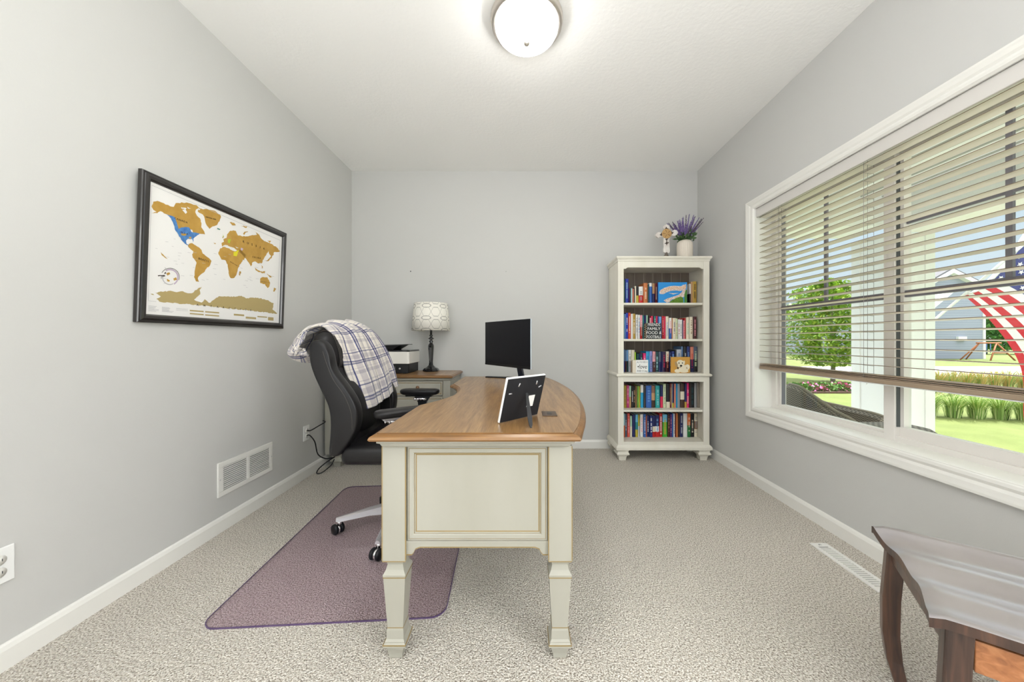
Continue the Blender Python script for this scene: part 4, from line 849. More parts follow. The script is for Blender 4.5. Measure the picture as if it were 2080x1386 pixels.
S3 = [(119, 146, 800, 'dark blue|steel blue'), (148, 181, 810, 'maroon|steel blue'), (183, 216, 805, 'dark teal|light blue'), (219, 271, 803, 'pale grey|white:grey'), (275, 341, 805, 'tan|cream'), (343, 369, 850, 'lime'), (386, 430, 880, 'grey|dark teal'), (432, 456, 870, 'navy'), (458, 503, 872, 'dark teal:pale cyan'), (508, 566, 870, 'hot pink:white'),
      (569, 640, 835, 'cyan:blue'), (643, 701, 830, 'lavender:slate'), (704, 762, 835, 'maroon|pink:grey'), (765, 829, 840, 'dark teal:pale cyan'), (832, 885, 840, 'navy|slate'), (886, 903, 838, 'navy'), (905, 971, 840, 'dark purple:crimson'), (974, 1036, 835, 'maroon|cream:salmon'), (1039, 1085, 850, 'navy:pale cyan'), (1088, 1152, 830, 'dark blue:light blue'),
      (1155, 1182, 800, 'dark grey'), (1184, 1277, 795, 'pale grey:steel blue'), (1280, 1322, 735, 'steel blue'), (1324, 1390, 735, 'black:white'), (1392, 1453, 735, 'dark blue:light blue'), (1468, 1531, 740, 'navy|salmon:red'), (1534, 1613, 735, 'black|slate:pale green')]
S4 = [(124, 184, 190, 'olive gold:brown'), (187, 238, 185, 'magenta:pink'), (240, 281, 200, 'tan|mint'), (283, 326, 205, 'black:white'), (328, 371, 208, 'black:tan'), (373, 386, 200, 'tan'), (388, 408, 205, 'dark brown'), (410, 446, 205, 'green'), (448, 473, 210, 'yellow'), (480, 537, 180, 'cyan|cyan|white'), (541, 584, 190, 'dark grey'),
      (588, 702, 190, 'blue:light blue'), (706, 782, 193, 'dark brown|tan|brown'), (787, 876, 190, 'turquoise:pale cyan'), (890, 945, 185, 'crimson|navy'), (948, 1009, 160, 'pale green:grey'), (1015, 1088, 155, 'cream|black|black|black'), (1090, 1126, 150, 'dark red:tan'), (1128, 1139, 152, 'cream'), (1140, 1180, 155, 'yellow|navy|navy|navy|navy'), (1181, 1216, 155, 'salmon'), (1218, 1245, 150, 'cyan'),
      (1247, 1302, 150, 'grey'), (1310, 1395, 145, 'dark brown|cream|dark brown'), (1397, 1442, 150, 'gold|navy|navy|navy'), (1444, 1496, 140, 'hot pink:cream'), (1498, 1521, 150, 'dark brown'), (1523, 1602, 145, 'black:dark teal'), (1606, 1660, 135, 'grey'), (1663, 1722, 125, 'taupe')]
S5 = [(118, 151, 780, 'orange|pale cyan'), (153, 199, 790, 'slate:pale grey'), (203, 257, 775, 'coral:pink'), (260, 306, 830, 'cream|mint'), (308, 369, 805, 'navy'), (372, 426, 800, 'yellow|teal|sky blue'), (428, 463, 810, 'pale grey|yellow'), (472, 536, 795, 'white:pink'), (540, 588, 790, 'blue:white'), (590, 608, 820, 'orange'), (610, 665, 815, 'navy:white'),
      (667, 724, 815, 'dark blue:white'), (727, 785, 820, 'red|cream|navy|navy'), (788, 871, 815, 'red|white|navy|navy:light blue'), (875, 937, 775, 'red:white'), (943, 1041, 800, 'bright green|bright green|sky blue:yellow'), (1046, 1091, 785, 'maroon:tan'), (1095, 1132, 790, 'purple:pink'), (1134, 1161, 778, 'blue'), (1163, 1201, 780, 'white:grey'), (1202, 1217, 775, 'dark red'),
      (1218, 1252, 772, 'orange brown'), (1255, 1300, 772, 'dark brown'), (1303, 1366, 772, 'navy:pale grey'), (1368, 1452, 772, 'white'), (1455, 1521, 774, 'dark green|orange:cream'), (1524, 1605, 785, 'black:cream'), (1608, 1676, 775, 'cream|brown|cream:grey')]
M_page = mat('book_pages', lin(232, 226, 210), 0.8)
ORD = ['first', 'second', 'third', 'fourth', 'fifth', 'sixth', 'seventh', 'eighth', 'ninth', 'tenth', 'eleventh', 'twelfth', 'thirteenth', 'fourteenth', 'fifteenth', 'sixteenth', 'seventeenth', 'eighteenth', 'nineteenth', 'twentieth']
def ordw(i):
    return ORD[i] if i < 20 else ('twenty-' if i < 29 else 'thirty-' if i > 29 else '')+(['first', 'second', 'third', 'fourth', 'fifth', 'sixth', 'seventh', 'eighth', 'ninth'][i-20] if i < 29 else 'thirtieth' if i == 29 else ORD[i-30])
for S, oy, sc, zs, oyp, nm, yfr in ((S1, 560, 9.9, 1.41, 0, 'top', 3.155), (S2, 560, 9.9, 1.085, 0, 'second highest', 3.145), (S3, 630, 9.9, 0.778, 0, 'middle', 3.155), (S4, 765, 10.265, 0.45, 0, 'second lowest', 3.13), (S5, 765, 10.265, 0.169, 0, 'bottom', 3.165)):
    kb = yfr/690
    for i, (x0, x1, yt, cs) in enumerate(S):
        cs, _, tcol = cs.partition(':'); bands = cs.split('|')
        X0 = (1255+x0/sc-1062)*kb; X1 = (1255+x1/sc-1062)*kb-0.0004; ZT = EYE-(oy+yt/sc-690)*kb; ZT = min(ZT, {1.41: 1.72, 1.085: 1.38, 0.778: 1.06, 0.45: 0.70, 0.169: 0.427}[zs])
        X0 = max(X0, KX0+0.026); X1 = min(X1, KX1-0.026)
        yf = yfr+random.uniform(-0.004, 0.008); yb_ = min(yf+random.uniform(0.13, 0.17), KY1-0.013); n = len(bands); zb_ = zs+0.0004
        mb = MB(); tw = X1-X0; cv = min(0.0022, tw*0.12); r = min(0.005, tw*0.35)
        for k in range(n):
            a = zb_+(ZT-zb_)*k/n; c = zb_+(ZT-zb_)*(k+1)/n
            mb.box(X0, X0+cv, yf+r, yb_, a, c, k); mb.box(X1-cv, X1, yf+r, yb_, a, c, k)
            prof = [(X0, yf+r), (X0+tw*0.15, yf+r*0.35), (X0+tw*0.5, yf), (X1-tw*0.15, yf+r*0.35), (X1, yf+r), (X1, yf+r+0.002), (X0, yf+r+0.002)]
            mb.prism(prof, 'Z', a, c, k)
        mb.box(X0+cv, X1-cv, yf+r+0.002, yb_-0.004, zb_+0.003, ZT-0.004, n)
        mats_ = [cmat(q) for q in bands]+[M_page]
        if tcol and tw > 0.010:
            mats_.append(cmat(tcol)); za = zb_+(ZT-zb_)*random.uniform(0.12, 0.28); ze = zb_+(ZT-zb_)*random.uniform(0.72, 0.9); z = za; xm = (X0+X1)/2; hw = tw*random.uniform(0.15, 0.24)
            while z < ze:
                l = random.uniform(0.003, 0.009)
                if random.random() > 0.2: mb.box(xm-hw, xm+hw, yf-0.0004, yf+0.0008, z, min(z+l*0.75, ze), n+1)
                z += l+0.0012
        w1 = bands[-1] if len(set(bands)) == 1 else bands[-1]+' and '+[q for q in bands if q != bands[-1]][0]
        sz = 'thin ' if tw < 0.014 else 'thick ' if tw > 0.034 else ''
        tag(mb.build('book', mats_), f'{sz}{w1} book, {ordw(i)} from the left on the {nm} shelf', 'book', f'books on the {nm} shelf')

def flat(mb, pts, m, y): mb.add([(x, y, z) for x, z in pts], [tuple(range(len(pts)))], m)
def poly(cx, cz, rx, rz, n=20, a=0): return [(cx+rx*math.cos(t)*math.cos(a)-rz*math.sin(t)*math.sin(a), cz+rx*math.cos(t)*math.sin(a)+rz*math.sin(t)*math.cos(a)) for t in [2*PI*i/n for i in range(n)]]
# harbour picture, top shelf
hb = thing('canvas_picture', (1.36, 3.07, 1.41), 'bright blue canvas picture of a harbour town propped on the top bookcase shelf', 'picture')
hx0, hx1, hz0, hz1, hy = 1.222, 1.482, 1.4105, 1.597, 3.066
MB().box(hx0, hx1, hy, hy+0.02, hz0, hz1).build('canvas', mat('canvas_edge', lin(30, 80, 160), 0.6), hb)
def HP(p): return (hx0+(p[0]-820)/600*(hx1-hx0), hz0+(540-p[1])/415*(hz1-hz0))
mb = MB(); flat(mb, [(hx0, hz0), (hx1, hz0), (hx1, hz1), (hx0, hz1)], 0, hy-0.0004)
flat(mb, [HP(p) for p in ((840, 320), (870, 280), (940, 240), (1050, 205), (1150, 195), (1300, 205), (1330, 180), (1400, 165), (1405, 250), (1350, 290), (1260, 300), (1180, 290), (1080, 300), (990, 330), (930, 365), (850, 360))], 1, hy-0.0008)
flat(mb, [HP(p) for p in ((870, 300), (950, 250), (1100, 212), (1300, 215), (1400, 200), (1395, 250), (1200, 262), (1060, 270), (940, 300), (900, 318))], 2, hy-0.0012)
flat(mb, [HP(p) for p in ((930, 490), (1010, 450), (1130, 415), (1240, 380), (1300, 330), (1345, 280), (1415, 270), (1418, 400), (1250, 450), (1100, 470), (1060, 520), (1000, 535))], 1, hy-0.0008)
flat(mb, [HP(p) for p in ((1060, 470), (1180, 420), (1270, 385), (1250, 400), (1120, 450))], 2, hy-0.0012)
flat(mb, [HP(p) for p in ((1030, 340), (1130, 370), (1250, 340), (1130, 345))], 1, hy-0.0008)
flat(mb, [HP(p) for p in ((1040, 538), (1110, 480), (1220, 430), (1290, 410), (1340, 440), (1345, 538))], 3, hy-0.0014)
flat(mb, [HP(p) for p in ((1360, 538), (1362, 380), (1385, 290), (1418, 270), (1418, 538))], 4, hy-0.0014)
mb.build('print', [mat('sea_blue', lin(30, 140, 214), 0.5), mat('town_white', lin(236, 226, 220), 0.6, var=(120, lin(176, 140, 120), (1, 1, 1))), mat('roof_orange', lin(206, 146, 100), 0.6, var=(160, lin(230, 220, 200), (1, 1, 1))), mat('hill_green', lin(104, 138, 34), 0.7, var=(60, lin(70, 110, 30), (1, 1, 1))), mat('hill_green_deep', lin(74, 128, 52), 0.7)], hb)
# friends family sign
fg = thing('word_sign', (1.196, 3.075, 1.085), 'small black wooden sign reading FRIENDS FAMILY FOOD & FOOTBALL on the second highest shelf', 'sign')
sx0, sx1, sy = 1.096, 1.246, 3.064
MB().box(sx0, sx1, sy, sy+0.022, 1.0855, 1.228).build('board', mat('sign_black', (0.012, 0.016, 0.02), 0.5), fg, bevel=0.001)
mb = MB()
for i in range(14):
    z = 1.088+i*0.010
    for j in range(2): mb.add([(sx0+0.002+j*0.010, sy-0.0005, z), (sx0+0.011+j*0.010, sy-0.0005, z), (sx0+0.011+j*0.010-0.003, sy-0.0005, z+0.006), (sx0+0.002+j*0.010-0.002+0.002, sy-0.0005, z+0.005)], [(0, 1, 2, 3)], (i+j) % 2)
mb.build('dotted_border', [mat('lace_tan', lin(214, 180, 130), 0.7), M_black], fg)
mb = MB()
for i, (s_, sz, q) in enumerate((('FRIENDS', 0.037, 0.80), ('FAMILY', 0.036, 1.0), ('FOOD &', 0.040, 0.92), ('FOOTBALL', 0.036, 0.76))):
    add_text(mb, s_, sz, (1.182, sy-0.0006, 1.213-i*0.0365), (1, 0, 0), (0, 0, 1), (0, -1, 0), sx=q)
mb.build('lettering', M_plastic, fg)
# love sign
lv = thing('word_sign', (1.0, 3.07, 0.778), 'small white sign reading all you need is love and a dog on the middle shelf', 'sign')
lx0, lx1, ly_ = 1.022, 1.132, 3.065
MB().box(lx0-0.030, lx0, ly_+0.004, ly_+0.03, 0.7785, 0.893).build('side_panel', mat('sign_cream', lin(228, 218, 200), 0.6), lv)
MB().box(lx0, lx1, ly_, ly_+0.03, 0.7785, 0.895).build('block', M_plastic, lv, bevel=0.001)
mb = MB(); xm = (lx0+lx1)/2
add_text(mb, 'ALL YOU NEED IS', 0.019, (xm, ly_-0.0006, 0.876), (1, 0, 0), (0, 0, 1), (0, -1, 0), 0, 0.64); add_text(mb, 'AND A dog', 0.024, (xm, ly_-0.0006, 0.796), (1, 0, 0), (0, 0, 1), (0, -1, 0), 0, 0.82)
add_text(mb, '\u2022love', 0.054, (xm, ly_-0.0006, 0.834), (1, 0, 0), (0.2, 0, 1), (0, -1, 0), 1, 0.82)
mb.build('lettering', [mat('grey_ink', lin(90, 90, 94), 0.6), M_black], lv)
# dog picture
dg = thing('dog_picture', (1.33, 3.07, 0.778), 'golden yellow picture of a white puppy propped on the middle shelf', 'picture')
dx0, dx1, dz0, dz1, dy = 1.339, 1.511, 0.7785, 0.922, 3.068
MB().box(dx0, dx1, dy, dy+0.015, dz0, dz1).build('panel', mat('dog_gold', lin(206, 152, 64), 0.5), dg, bevel=0.001)
def DP(p): return (dx0+(p[0]-1070)/385*(dx1-dx0), dz1-(p[1]-920)/332*(dz1-dz0))
mb = MB()
def ell(cx, cy, rx, ry, m, lft, a=0):
    c = DP((cx, cy)); k = (dx1-dx0)/385; flat(mb, poly(c[0], c[1], rx*k, ry*k, 20, a), m, dy-lft)
ell(1330, 1160, 105, 70, 0, 0.0004, 0.2); ell(1400, 1130, 48, 55, 0, 0.0005); ell(1200, 1210, 60, 38, 0, 0.0006); ell(1330, 1215, 90, 30, 0, 0.0007); ell(1255, 1060, 78, 78, 0, 0.0009); ell(1175, 1075, 26, 62, 1, 0.0012, 0.3); ell(1320, 1050, 24, 55, 0, 0.0012, -0.3)
ell(1262, 1095, 48, 42, 0, 0.0014); ell(1228, 1045, 13, 12, 2, 0.0017); ell(1298, 1045, 13, 12, 2, 0.0017); ell(1270, 1103, 24, 19, 2, 0.0018); ell(1205, 1150, 14, 22, 2, 0.0018); ell(1255, 1135, 22, 8, 1, 0.0018); ell(1385, 1150, 10, 20, 1, 0.0018, 0.6)
mb.build('print', [mat('dog_white', lin(236, 226, 200), 0.7), mat('dog_shade', lin(176, 146, 100), 0.7), M_black], dg)

# standing cross on the bookcase
KT = 1.819
ck = thing('decorative_cross', (1.325, 3.12, KT), 'small white standing cross with carved tan rosette on top of the bookcase', 'cross')
cyy = 3.12; kc = cyy/690
def CP(x, y): return ((1310+x/9.9-1062)*kc, EYE-(400+y/9.9-690)*kc)
cz0 = KT
M_distress = mat('distressed_white', lin(236, 232, 228), 0.6, var=(40, lin(214, 204, 196), (1, 1, 0.4)))
M_iron = mat('dark_bronze', lin(66, 50, 40), 0.5, metal=0.3)
zz = KT-CP(0, 1185)[1]
def CQ(x, y): p = CP(x, y); return (p[0], p[1]+zz)
arms = [(375, 780), (378, 750), (310, 735), (260, 765), (215, 730), (205, 700), (240, 655), (290, 645), (330, 655), (390, 600), (360, 560), (375, 515), (430, 490), (480, 510), (498, 555), (470, 600), (530, 640), (580, 595), (630, 605), (665, 650), (640, 700), (590, 725), (530, 715), (485, 760), (480, 800), (492, 900), (490, 960), (498, 1030), (480, 1070), (420, 1075), (365, 1050), (362, 1000), (378, 930), (372, 850)]
MB().prism([CQ(x, y) for x, y in arms], 'Y', cyy-0.009, cyy+0.009).build('cross_body', M_distress, ck, bevel=0.003)
mb = MB()
for pts in ([(385, 590), (405, 570), (420, 540), (435, 570), (465, 575), (460, 590)], [(330, 735), (310, 715), (285, 700), (310, 690), (322, 655), (335, 680)], [(525, 640), (545, 655), (572, 655), (548, 675), (530, 695)], [(390, 790), (470, 775), (440, 800), (428, 835), (412, 800)],
            [(420, 835), (440, 835), (440, 860), (470, 845), (465, 870), (440, 880), (430, 915), (418, 880), (385, 885), (395, 868), (418, 865)]):
    mb.prism([CQ(x, y) for x, y in pts], 'Y', cyy-0.012, cyy-0.0085)
mb.build('iron_ornament', M_iron, ck)
c0 = CQ(428, 680); mb = MB().lathe([(0.044, cyy-0.008), (0.045, cyy-0.013), (0.040, cyy-0.017), (0.036, cyy-0.014), (0.010, cyy-0.015), (0.008, cyy-0.019), (0.002, cyy-0.020)], (c0[0], 0, c0[1]), 28, 0, True, 'Y')
for i in range(10):
    a = 2*PI*i/10; mb.tube([(c0[0]+0.010*math.cos(a), cyy-0.016, c0[1]+0.010*math.sin(a)), (c0[0]+0.034*math.cos(a), cyy-0.015, c0[1]+0.034*math.sin(a))], [0.0015, 0.0035], 6, i % 2 and 1 or 0)
mb.build('rosette', [mat('carved_tan', lin(196, 158, 104), 0.6), mat('carved_brown', lin(150, 110, 66), 0.6)], ck)
mb = MB().lathe([(0.026, KT), (0.026, KT+0.004), (0.016, KT+0.010), (0.012, KT+0.018), (0.020, KT+0.026), (0.021, KT+0.034), (0.012, KT+0.042), (0.012, KT+0.060)], (c0[0], cyy, 0), 20)
mb.build('stand', mat('pewter', lin(128, 118, 108), 0.4, metal=0.5), ck)

# lavender vase
vs_ = thing('flower_vase', (1.492, 3.13, KT), 'cream ribbed vase of artificial lavender standing on the bookcase by the corner', 'vase')
vx, vy = 1.492, 3.13
rings = []
for r, z in ((0.060, 0), (0.0655, 0.004), (0.066, 0.12), (0.064, 0.145), (0.052, 0.166), (0.030, 0.176), (0.022, 0.178)):
    rings.append([(vx+r*(1+0.03*math.cos(26*a))*math.cos(a), vy+r*(1+0.03*math.cos(26*a))*math.sin(a), KT+z) for a in [2*PI*i/104 for i in range(104)]])
MB().loft(rings, 0, True).build('vase', mat('vase_cream', lin(226, 216, 202), 0.6), vs_)
rd = random.Random(3); M_lav = mat('lavender', lin(98, 78, 138), 0.8, var=(60, lin(140, 118, 172), (1, 1, 1))); M_lav2 = mat('lavender_dark', lin(92, 74, 98), 0.8); M_leaf = mat('leaf_green', lin(44, 74, 36), 0.6, var=(30, lin(70, 104, 50), (1, 1, 1)))
stems = MB(); fl = MB(); lf = MB(); NSPR = 46
def bract(mb, c, d, s, m):
    d = d.normalized(); a = d.cross(Vector((0.3, 0.9, 0.2))).normalized(); mb.add([c-a*s*0.35, c+d*s, c+a*s*0.35, c-d*s*0.2], [(0, 1, 2, 3)], m)
for k in range(NSPR):
    a = rd.uniform(0, 2*PI); sp_ = rd.uniform(0.0, 1.0)**0.7; L = rd.uniform(0.14, 0.26)*(1.12-0.28*sp_)
    dirv = Vector((math.cos(a)*sp_*0.85+0.08, math.sin(a)*sp_*0.45-0.05, 1)).normalized(); base = Vector((vx+0.012*math.cos(a), vy+0.012*math.sin(a), KT+0.165))
    pts = [base+dirv*L*t_+Vector((math.cos(a)*0.02, math.sin(a)*0.015, 0))*t_*t_ for t_ in [i/8 for i in range(9)]]
    for p in pts: p.x = min(p.x, XR-0.03); p.y = min(p.y, YB-0.03)
    stems.tube(pts, 0.0012, 4)
    m = 0 if rd.random() < 0.68 else 1
    for i in range(30):
        t_ = 0.42+0.58*i/29; p = pts[0].lerp(pts[-1], t_); r = 0.009*(1.25-t_)
        for q in range(3):
            b2 = rd.uniform(0, 2*PI); bract(fl, p+Vector((math.cos(b2), math.sin(b2), 0))*0.002, Vector((math.cos(b2)*0.8, math.sin(b2)*0.8, 0.9)), r*1.05+0.003, m)
for k in range(120):
    a = rd.uniform(0, 2*PI); e = rd.uniform(0.1, 0.9); d = Vector((math.cos(a)*1.1, math.sin(a)*0.7-0.1, e)); c = Vector((vx, vy, KT+0.170))+d*rd.uniform(0.01, 0.09); s = rd.uniform(0.014, 0.032)
    if c.x > XR-0.06 or c.x < vx-0.085: continue
    bract(lf, c, d+Vector((0, 0, rd.uniform(-0.5, 0.3))), s, 0)
stems.build('stems', M_leaf, vs_); fo = fl.build('lavender_flowers', [M_lav, M_lav2], vs_); fo['kind'] = 'stuff'; lo = lf.build('leaves', M_leaf, vs_); lo['kind'] = 'stuff'

# ------------------------------------------------------------------ wooden saddle bench, bottom right
bn = thing('wooden_bench', (1.3, 0.72, 0), 'dark walnut bench with contoured glossy seat in the bottom right corner', 'bench')
A0 = Vector((1.165, 1.135, 0.0)); eL = Vector((0.79, -0.61, 0)).normalized(); wS = Vector((-0.56, -0.83, 0)).normalized()
LB, WB, ZS = 0.62, 0.445, 0.468
def BP(l, w_, z): p = A0+eL*l+wS*w_; return Vector((p.x, p.y, z))
prof = []
NP = 48
for i in range(NP+1):
    t_ = i/NP
    z = ZS-0.020*math.sin(PI*min(1, t_*1.0))**1.0+0.007*math.cos(t_*2*PI*3)-0.007
    if t_ < 0.06: z += 0.006*(1-t_/0.06)
    prof.append((t_, z))
mb = MB(); NL = 26; vs = []
for j in range(NL+1):
    l = j/NL
    for t_, z in prof:
        inset = 0.030*math.sin(PI*t_)*(1-l)**6+(0.0)           # end edge slightly hollowed in plan
        lx = inset+l*(LB-inset); amp = min(1.0, l/0.10)**0.6; zz_ = ZS-0.012+(z-(ZS-0.012))*(0.72+0.28*amp)
        e = min(t_, 1-t_)*WB; rr = max(0, 0.012-e)/0.012; el = min(lx-inset, 1)/1
        zz_ -= 0.006*rr*rr+0.006*max(0, 1-el/0.012)**2
        vs.append(BP(lx, t_*WB, zz_))
n = NP+1
fs = [(j*n+i, j*n+i+1, (j+1)*n+i+1, (j+1)*n+i) for j in range(NL) for i in range(NP)]
base = len(vs); n_top = len(fs)
vs += [Vector((p.x, p.y, p.z-0.022)) for p in vs[:]]
fs += [(base+j*n+i, base+(j+1)*n+i, base+(j+1)*n+i+1, base+j*n+i+1) for j in range(NL) for i in range(NP)]
for i in range(NP): fs.append((i, base+i, base+i+1, i+1)); k = NL*n; fs.append((k+i, k+i+1, base+k+i+1, base+k+i))
for j in range(NL): fs.append((j*n, (j+1)*n, base+(j+1)*n, base+j*n)); k = n-1; fs.append((j*n+k, base+j*n+k, base+(j+1)*n+k, (j+1)*n+k))
mb.add(vs, fs, 0, True)
for k in range(n_top, len(fs)): mb.m[k] = 1
so_ = mb.build('seat', [M_bseat, M_bench], bn); md = so_.modifiers.new('e', 'EDGE_SPLIT'); md.split_angle = math.radians(50)
def bleg(l0, w0, dl, dw, nm='leg'):
    mb = MB(); rings = []
    for z, th_, sw in ((0.440, 0.043, 0.0), (0.36, 0.042, 0.004), (0.25, 0.042, 0.010), (0.14, 0.040, 0.010), (0.06, 0.036, 0.002), (0.0, 0.030, -0.012)):
        ww = th_; c = (l0-dl*sw, w0-dw*sw)
        rings.append([BP(c[0]+(0 if dl > 0 else -ww), c[1]+(0 if dw > 0 else -0.034), z), BP(c[0]+(ww if dl > 0 else 0), c[1]+(0 if dw > 0 else -0.034), z), BP(c[0]+(ww if dl > 0 else 0), c[1]+(0.034 if dw > 0 else 0), z), BP(c[0]+(0 if dl > 0 else -ww), c[1]+(0.034 if dw > 0 else 0), z)])
    mb.loft(rings[::-1]); mb.build(nm, M_bench, bn, bevel=0.004)
bleg(0.028, 0.012, 1, 1); bleg(0.028, WB-0.012, 1, -1); bleg(LB-0.02, 0.012, -1, 1); bleg(LB-0.02, WB-0.012, -1, -1)
for w0 in (0.02, WB-0.036):
    a = [BP(0.071, w0, 0.355), BP(LB-0.08, w0, 0.355), BP(LB-0.08, w0+0.016, 0.355), BP(0.071, w0+0.016, 0.355)]; c = [p+Vector((0, 0, 0.070)) for p in a]
    MB().hexa(a, c).build('apron', M_apron, bn, bevel=0.002)
for l0 in (0.036, LB-0.05):
    a = [BP(l0, 0.045, 0.375), BP(l0+0.016, 0.045, 0.375), BP(l0+0.016, WB-0.045, 0.375), BP(l0, WB-0.045, 0.375)]; c = [p+Vector((0, 0, 0.045)) for p in a]
    MB().hexa(a, c).build('apron', M_bench, bn, bevel=0.002)

# ================================================================== outside
GZ = -0.40
M_lawn = mat('lawn', lin(95, 107, 44), 0.9, var=(2.5, lin(108, 119, 56), (1, 1, 1)), bump=(40, 0.6, 0.03))
tag(MB().box(3.95, 110, -30, 130, GZ-0.1, GZ).box(1.95, 3.95, 3.75, 130, GZ-0.1, GZ).build('lawn', M_lawn), kind='structure')
M_conc = mat('porch_concrete', lin(222, 220, 218), 0.8)
struct(MB().box(1.95, 3.95, -3.0, 3.75, GZ, -0.10), 'porch_floor', M_conc)
M_pw = mat('porch_white', lin(238, 238, 236), 0.5)
M_soffit = mat('soffit_panel', lin(240, 240, 240), 0.55)
pc = MB().box(1.95, 4.05, -3.0, 3.75, 2.42, 2.50, 0)
for i in range(20): pc.box(1.95+i*0.10, 1.95+i*0.10+0.012, -3.0, 3.40, 2.408, 2.42, 1)
struct(pc, 'ceiling_porch', [M_soffit, mat('soffit_rib', lin(190, 190, 184), 0.6)])
struct(MB().box(3.45, 3.85, -3.0, 3.17, 2.08, 2.42).box(1.95, 3.45, 3.17, 3.57, 2.14, 2.42), 'trim_porch_beam', M_pw)
struct(MB().box(3.40, 4.4, -3.5, 4.1, 2.50, 2.62).box(1.95, 3.40, -3.5, 4.1, 2.50, 2.62), 'roof_porch', mat('roof_dark', (0.06, 0.06, 0.065), 0.9))
pcx0, pcx1, pcy0, pcy1 = 3.45, 3.85, 3.17, 3.57
cl_ = thing('porch_column', (3.65, 3.37, -0.1), 'square white porch column outside the window', 'column')
MB().box(pcx0+0.01, pcx1-0.01, pcy0+0.01, pcy1-0.01, -0.10, 2.08).build('shaft', M_pw, cl_)
for x in (pcx0, pcx1):
    for y in (pcy0, pcy1):
        sx_ = 1 if x == pcx0 else -1; sy_ = 1 if y == pcy0 else -1
        MB().box(min(x, x+sx_*0.09), max(x, x+sx_*0.09), min(y, y+sy_*0.09), max(y, y+sy_*0.09), -0.1, 2.08).build('corner_board', M_pw, cl_, bevel=0.003)
MB().box(pcx0-0.02, pcx1+0.02, pcy0-0.02, pcy1+0.02, -0.1, 0.05).build('base', M_pw, cl_)

# wicker chair and table on the porch
def wicker():
    m = bpy.data.materials.new('wicker'); m.use_nodes = True; n = m.node_tree; p = n.nodes['Principled BSDF']; tc = n.nodes.new('ShaderNodeTexCoord')
    wv = n.nodes.new('ShaderNodeTexChecker'); mp_ = n.nodes.new('ShaderNodeMapping'); mp_.inputs['Scale'].default_value = (60, 60, 120)
    wv.inputs['Scale'].default_value = 1; wv.inputs['Color1'].default_value = (*lin(150, 140, 128), 1); wv.inputs['Color2'].default_value = (*lin(84, 76, 68), 1)
    n.links.new(tc.outputs['Object'], mp_.inputs[0]); n.links.new(mp_.outputs[0], wv.inputs[0]); n.links.new(wv.outputs[0], p.inputs['Base Color'])
    b = n.nodes.new('ShaderNodeBump'); b.inputs['Strength'].default_value = 0.8; b.inputs['Distance'].default_value = 0.01; n.links.new(wv.outputs['Fac'], b.inputs['Height']); n.links.new(b.outputs[0], p.inputs['Normal']); p.inputs['Roughness'].default_value = 0.6
    return m
M_wick = wicker()
wc = thing('wicker_armchair', (2.50, 2.70, -0.1), 'grey brown wicker armchair with sweeping arms on the porch outside the window', 'armchair')
wp_ = [(2.20, 2.20, .50), (2.20, 2.29, .545), (2.20, 2.40, .575), (2.20, 2.54, .635), (2.20, 2.68, .695), (2.215, 2.80, .705), (2.27, 2.88, .695), (2.36, 2.93, .665), (2.50, 2.98, .615), (2.62, 3.03, .55), (2.74, 3.08, .505), (2.78, 3.04, .495), (2.795, 2.90, .490), (2.80, 2.72, .487), (2.80, 2.63, .475)]
wp_ = [(p.x, p.y, p.z) for p in cat_rom(wp_, 56)]
rings = []
for i in range(len(wp_)):
    a, c = wp_[max(i-1, 0)], wp_[min(i+1, len(wp_)-1)]; t_ = Vector((c[0]-a[0], c[1]-a[1], 0)).normalized(); q = Vector((-t_.y, t_.x, 0)); p = Vector((wp_[i][0], wp_[i][1], 0)); z = wp_[i][2]; h = 0.035
    rings.append([p-q*h+Vector((0, 0, 0.10)), p+q*h+Vector((0, 0, 0.10)), p+q*h+Vector((0, 0, z-0.02)), p+q*h*0.6+Vector((0, 0, z)), p-q*h*0.6+Vector((0, 0, z)), p-q*h+Vector((0, 0, z-0.02))])
MB().loft(rings, 0, False).build('wraparound_back', M_wick, wc)
MB().tube([(x, y, z+0.004) for x, y, z in wp_], 0.012, 8).build('braided_rim', mat('wicker_rim', lin(150, 140, 126), 0.7), wc)
MB().prism([(2.24, 2.24), (2.76, 2.66), (2.76, 3.00), (2.60, 2.98), (2.40, 2.90), (2.25, 2.78)], 'Z', 0.12, 0.26).build('seat', M_wick, wc)
MB().prism([(2.25, 2.30), (2.75, 2.68), (2.75, 2.98), (2.60, 2.96), (2.40, 2.88), (2.26, 2.76)], 'Z', 0.26, 0.34).build('cushion', mat('cushion_tan', lin(190, 176, 150), 0.9), wc, bevel=0.02)
for x, y in ((2.20, 2.24), (2.80, 2.68), (2.24, 2.80), (2.72, 3.04)): MB().box(x-0.022, x+0.022, y-0.022, y+0.022, -0.1, 0.14).build('leg', M_wick, wc)
wt = thing('wicker_table', (2.20, 2.03, -0.1), 'low rounded wicker table on the porch just below the right window pane', 'table')
MB().loft([[(2.235+x, 2.05+y, z) for x, y in rrect(0.165-e, 0.12-e, 0.07)] for e, z in ((0.02, 0.46), (0, 0.475), (0, 0.542), (0.015, 0.557))], 0, True).build('table_top', M_wick, wt)
for x in (2.10, 2.27):
    for y in (1.94, 2.10): MB().box(x, x+0.03, y, y+0.03, -0.1, 0.47).build('leg', M_wick, wt)

def at(px, py, z):                                     # a ground-level point of the garden at height z
    d = (EYE-z)*690/(py-690); return Vector(((px-1062)/690*d, d, z))
rg = random.Random(11)
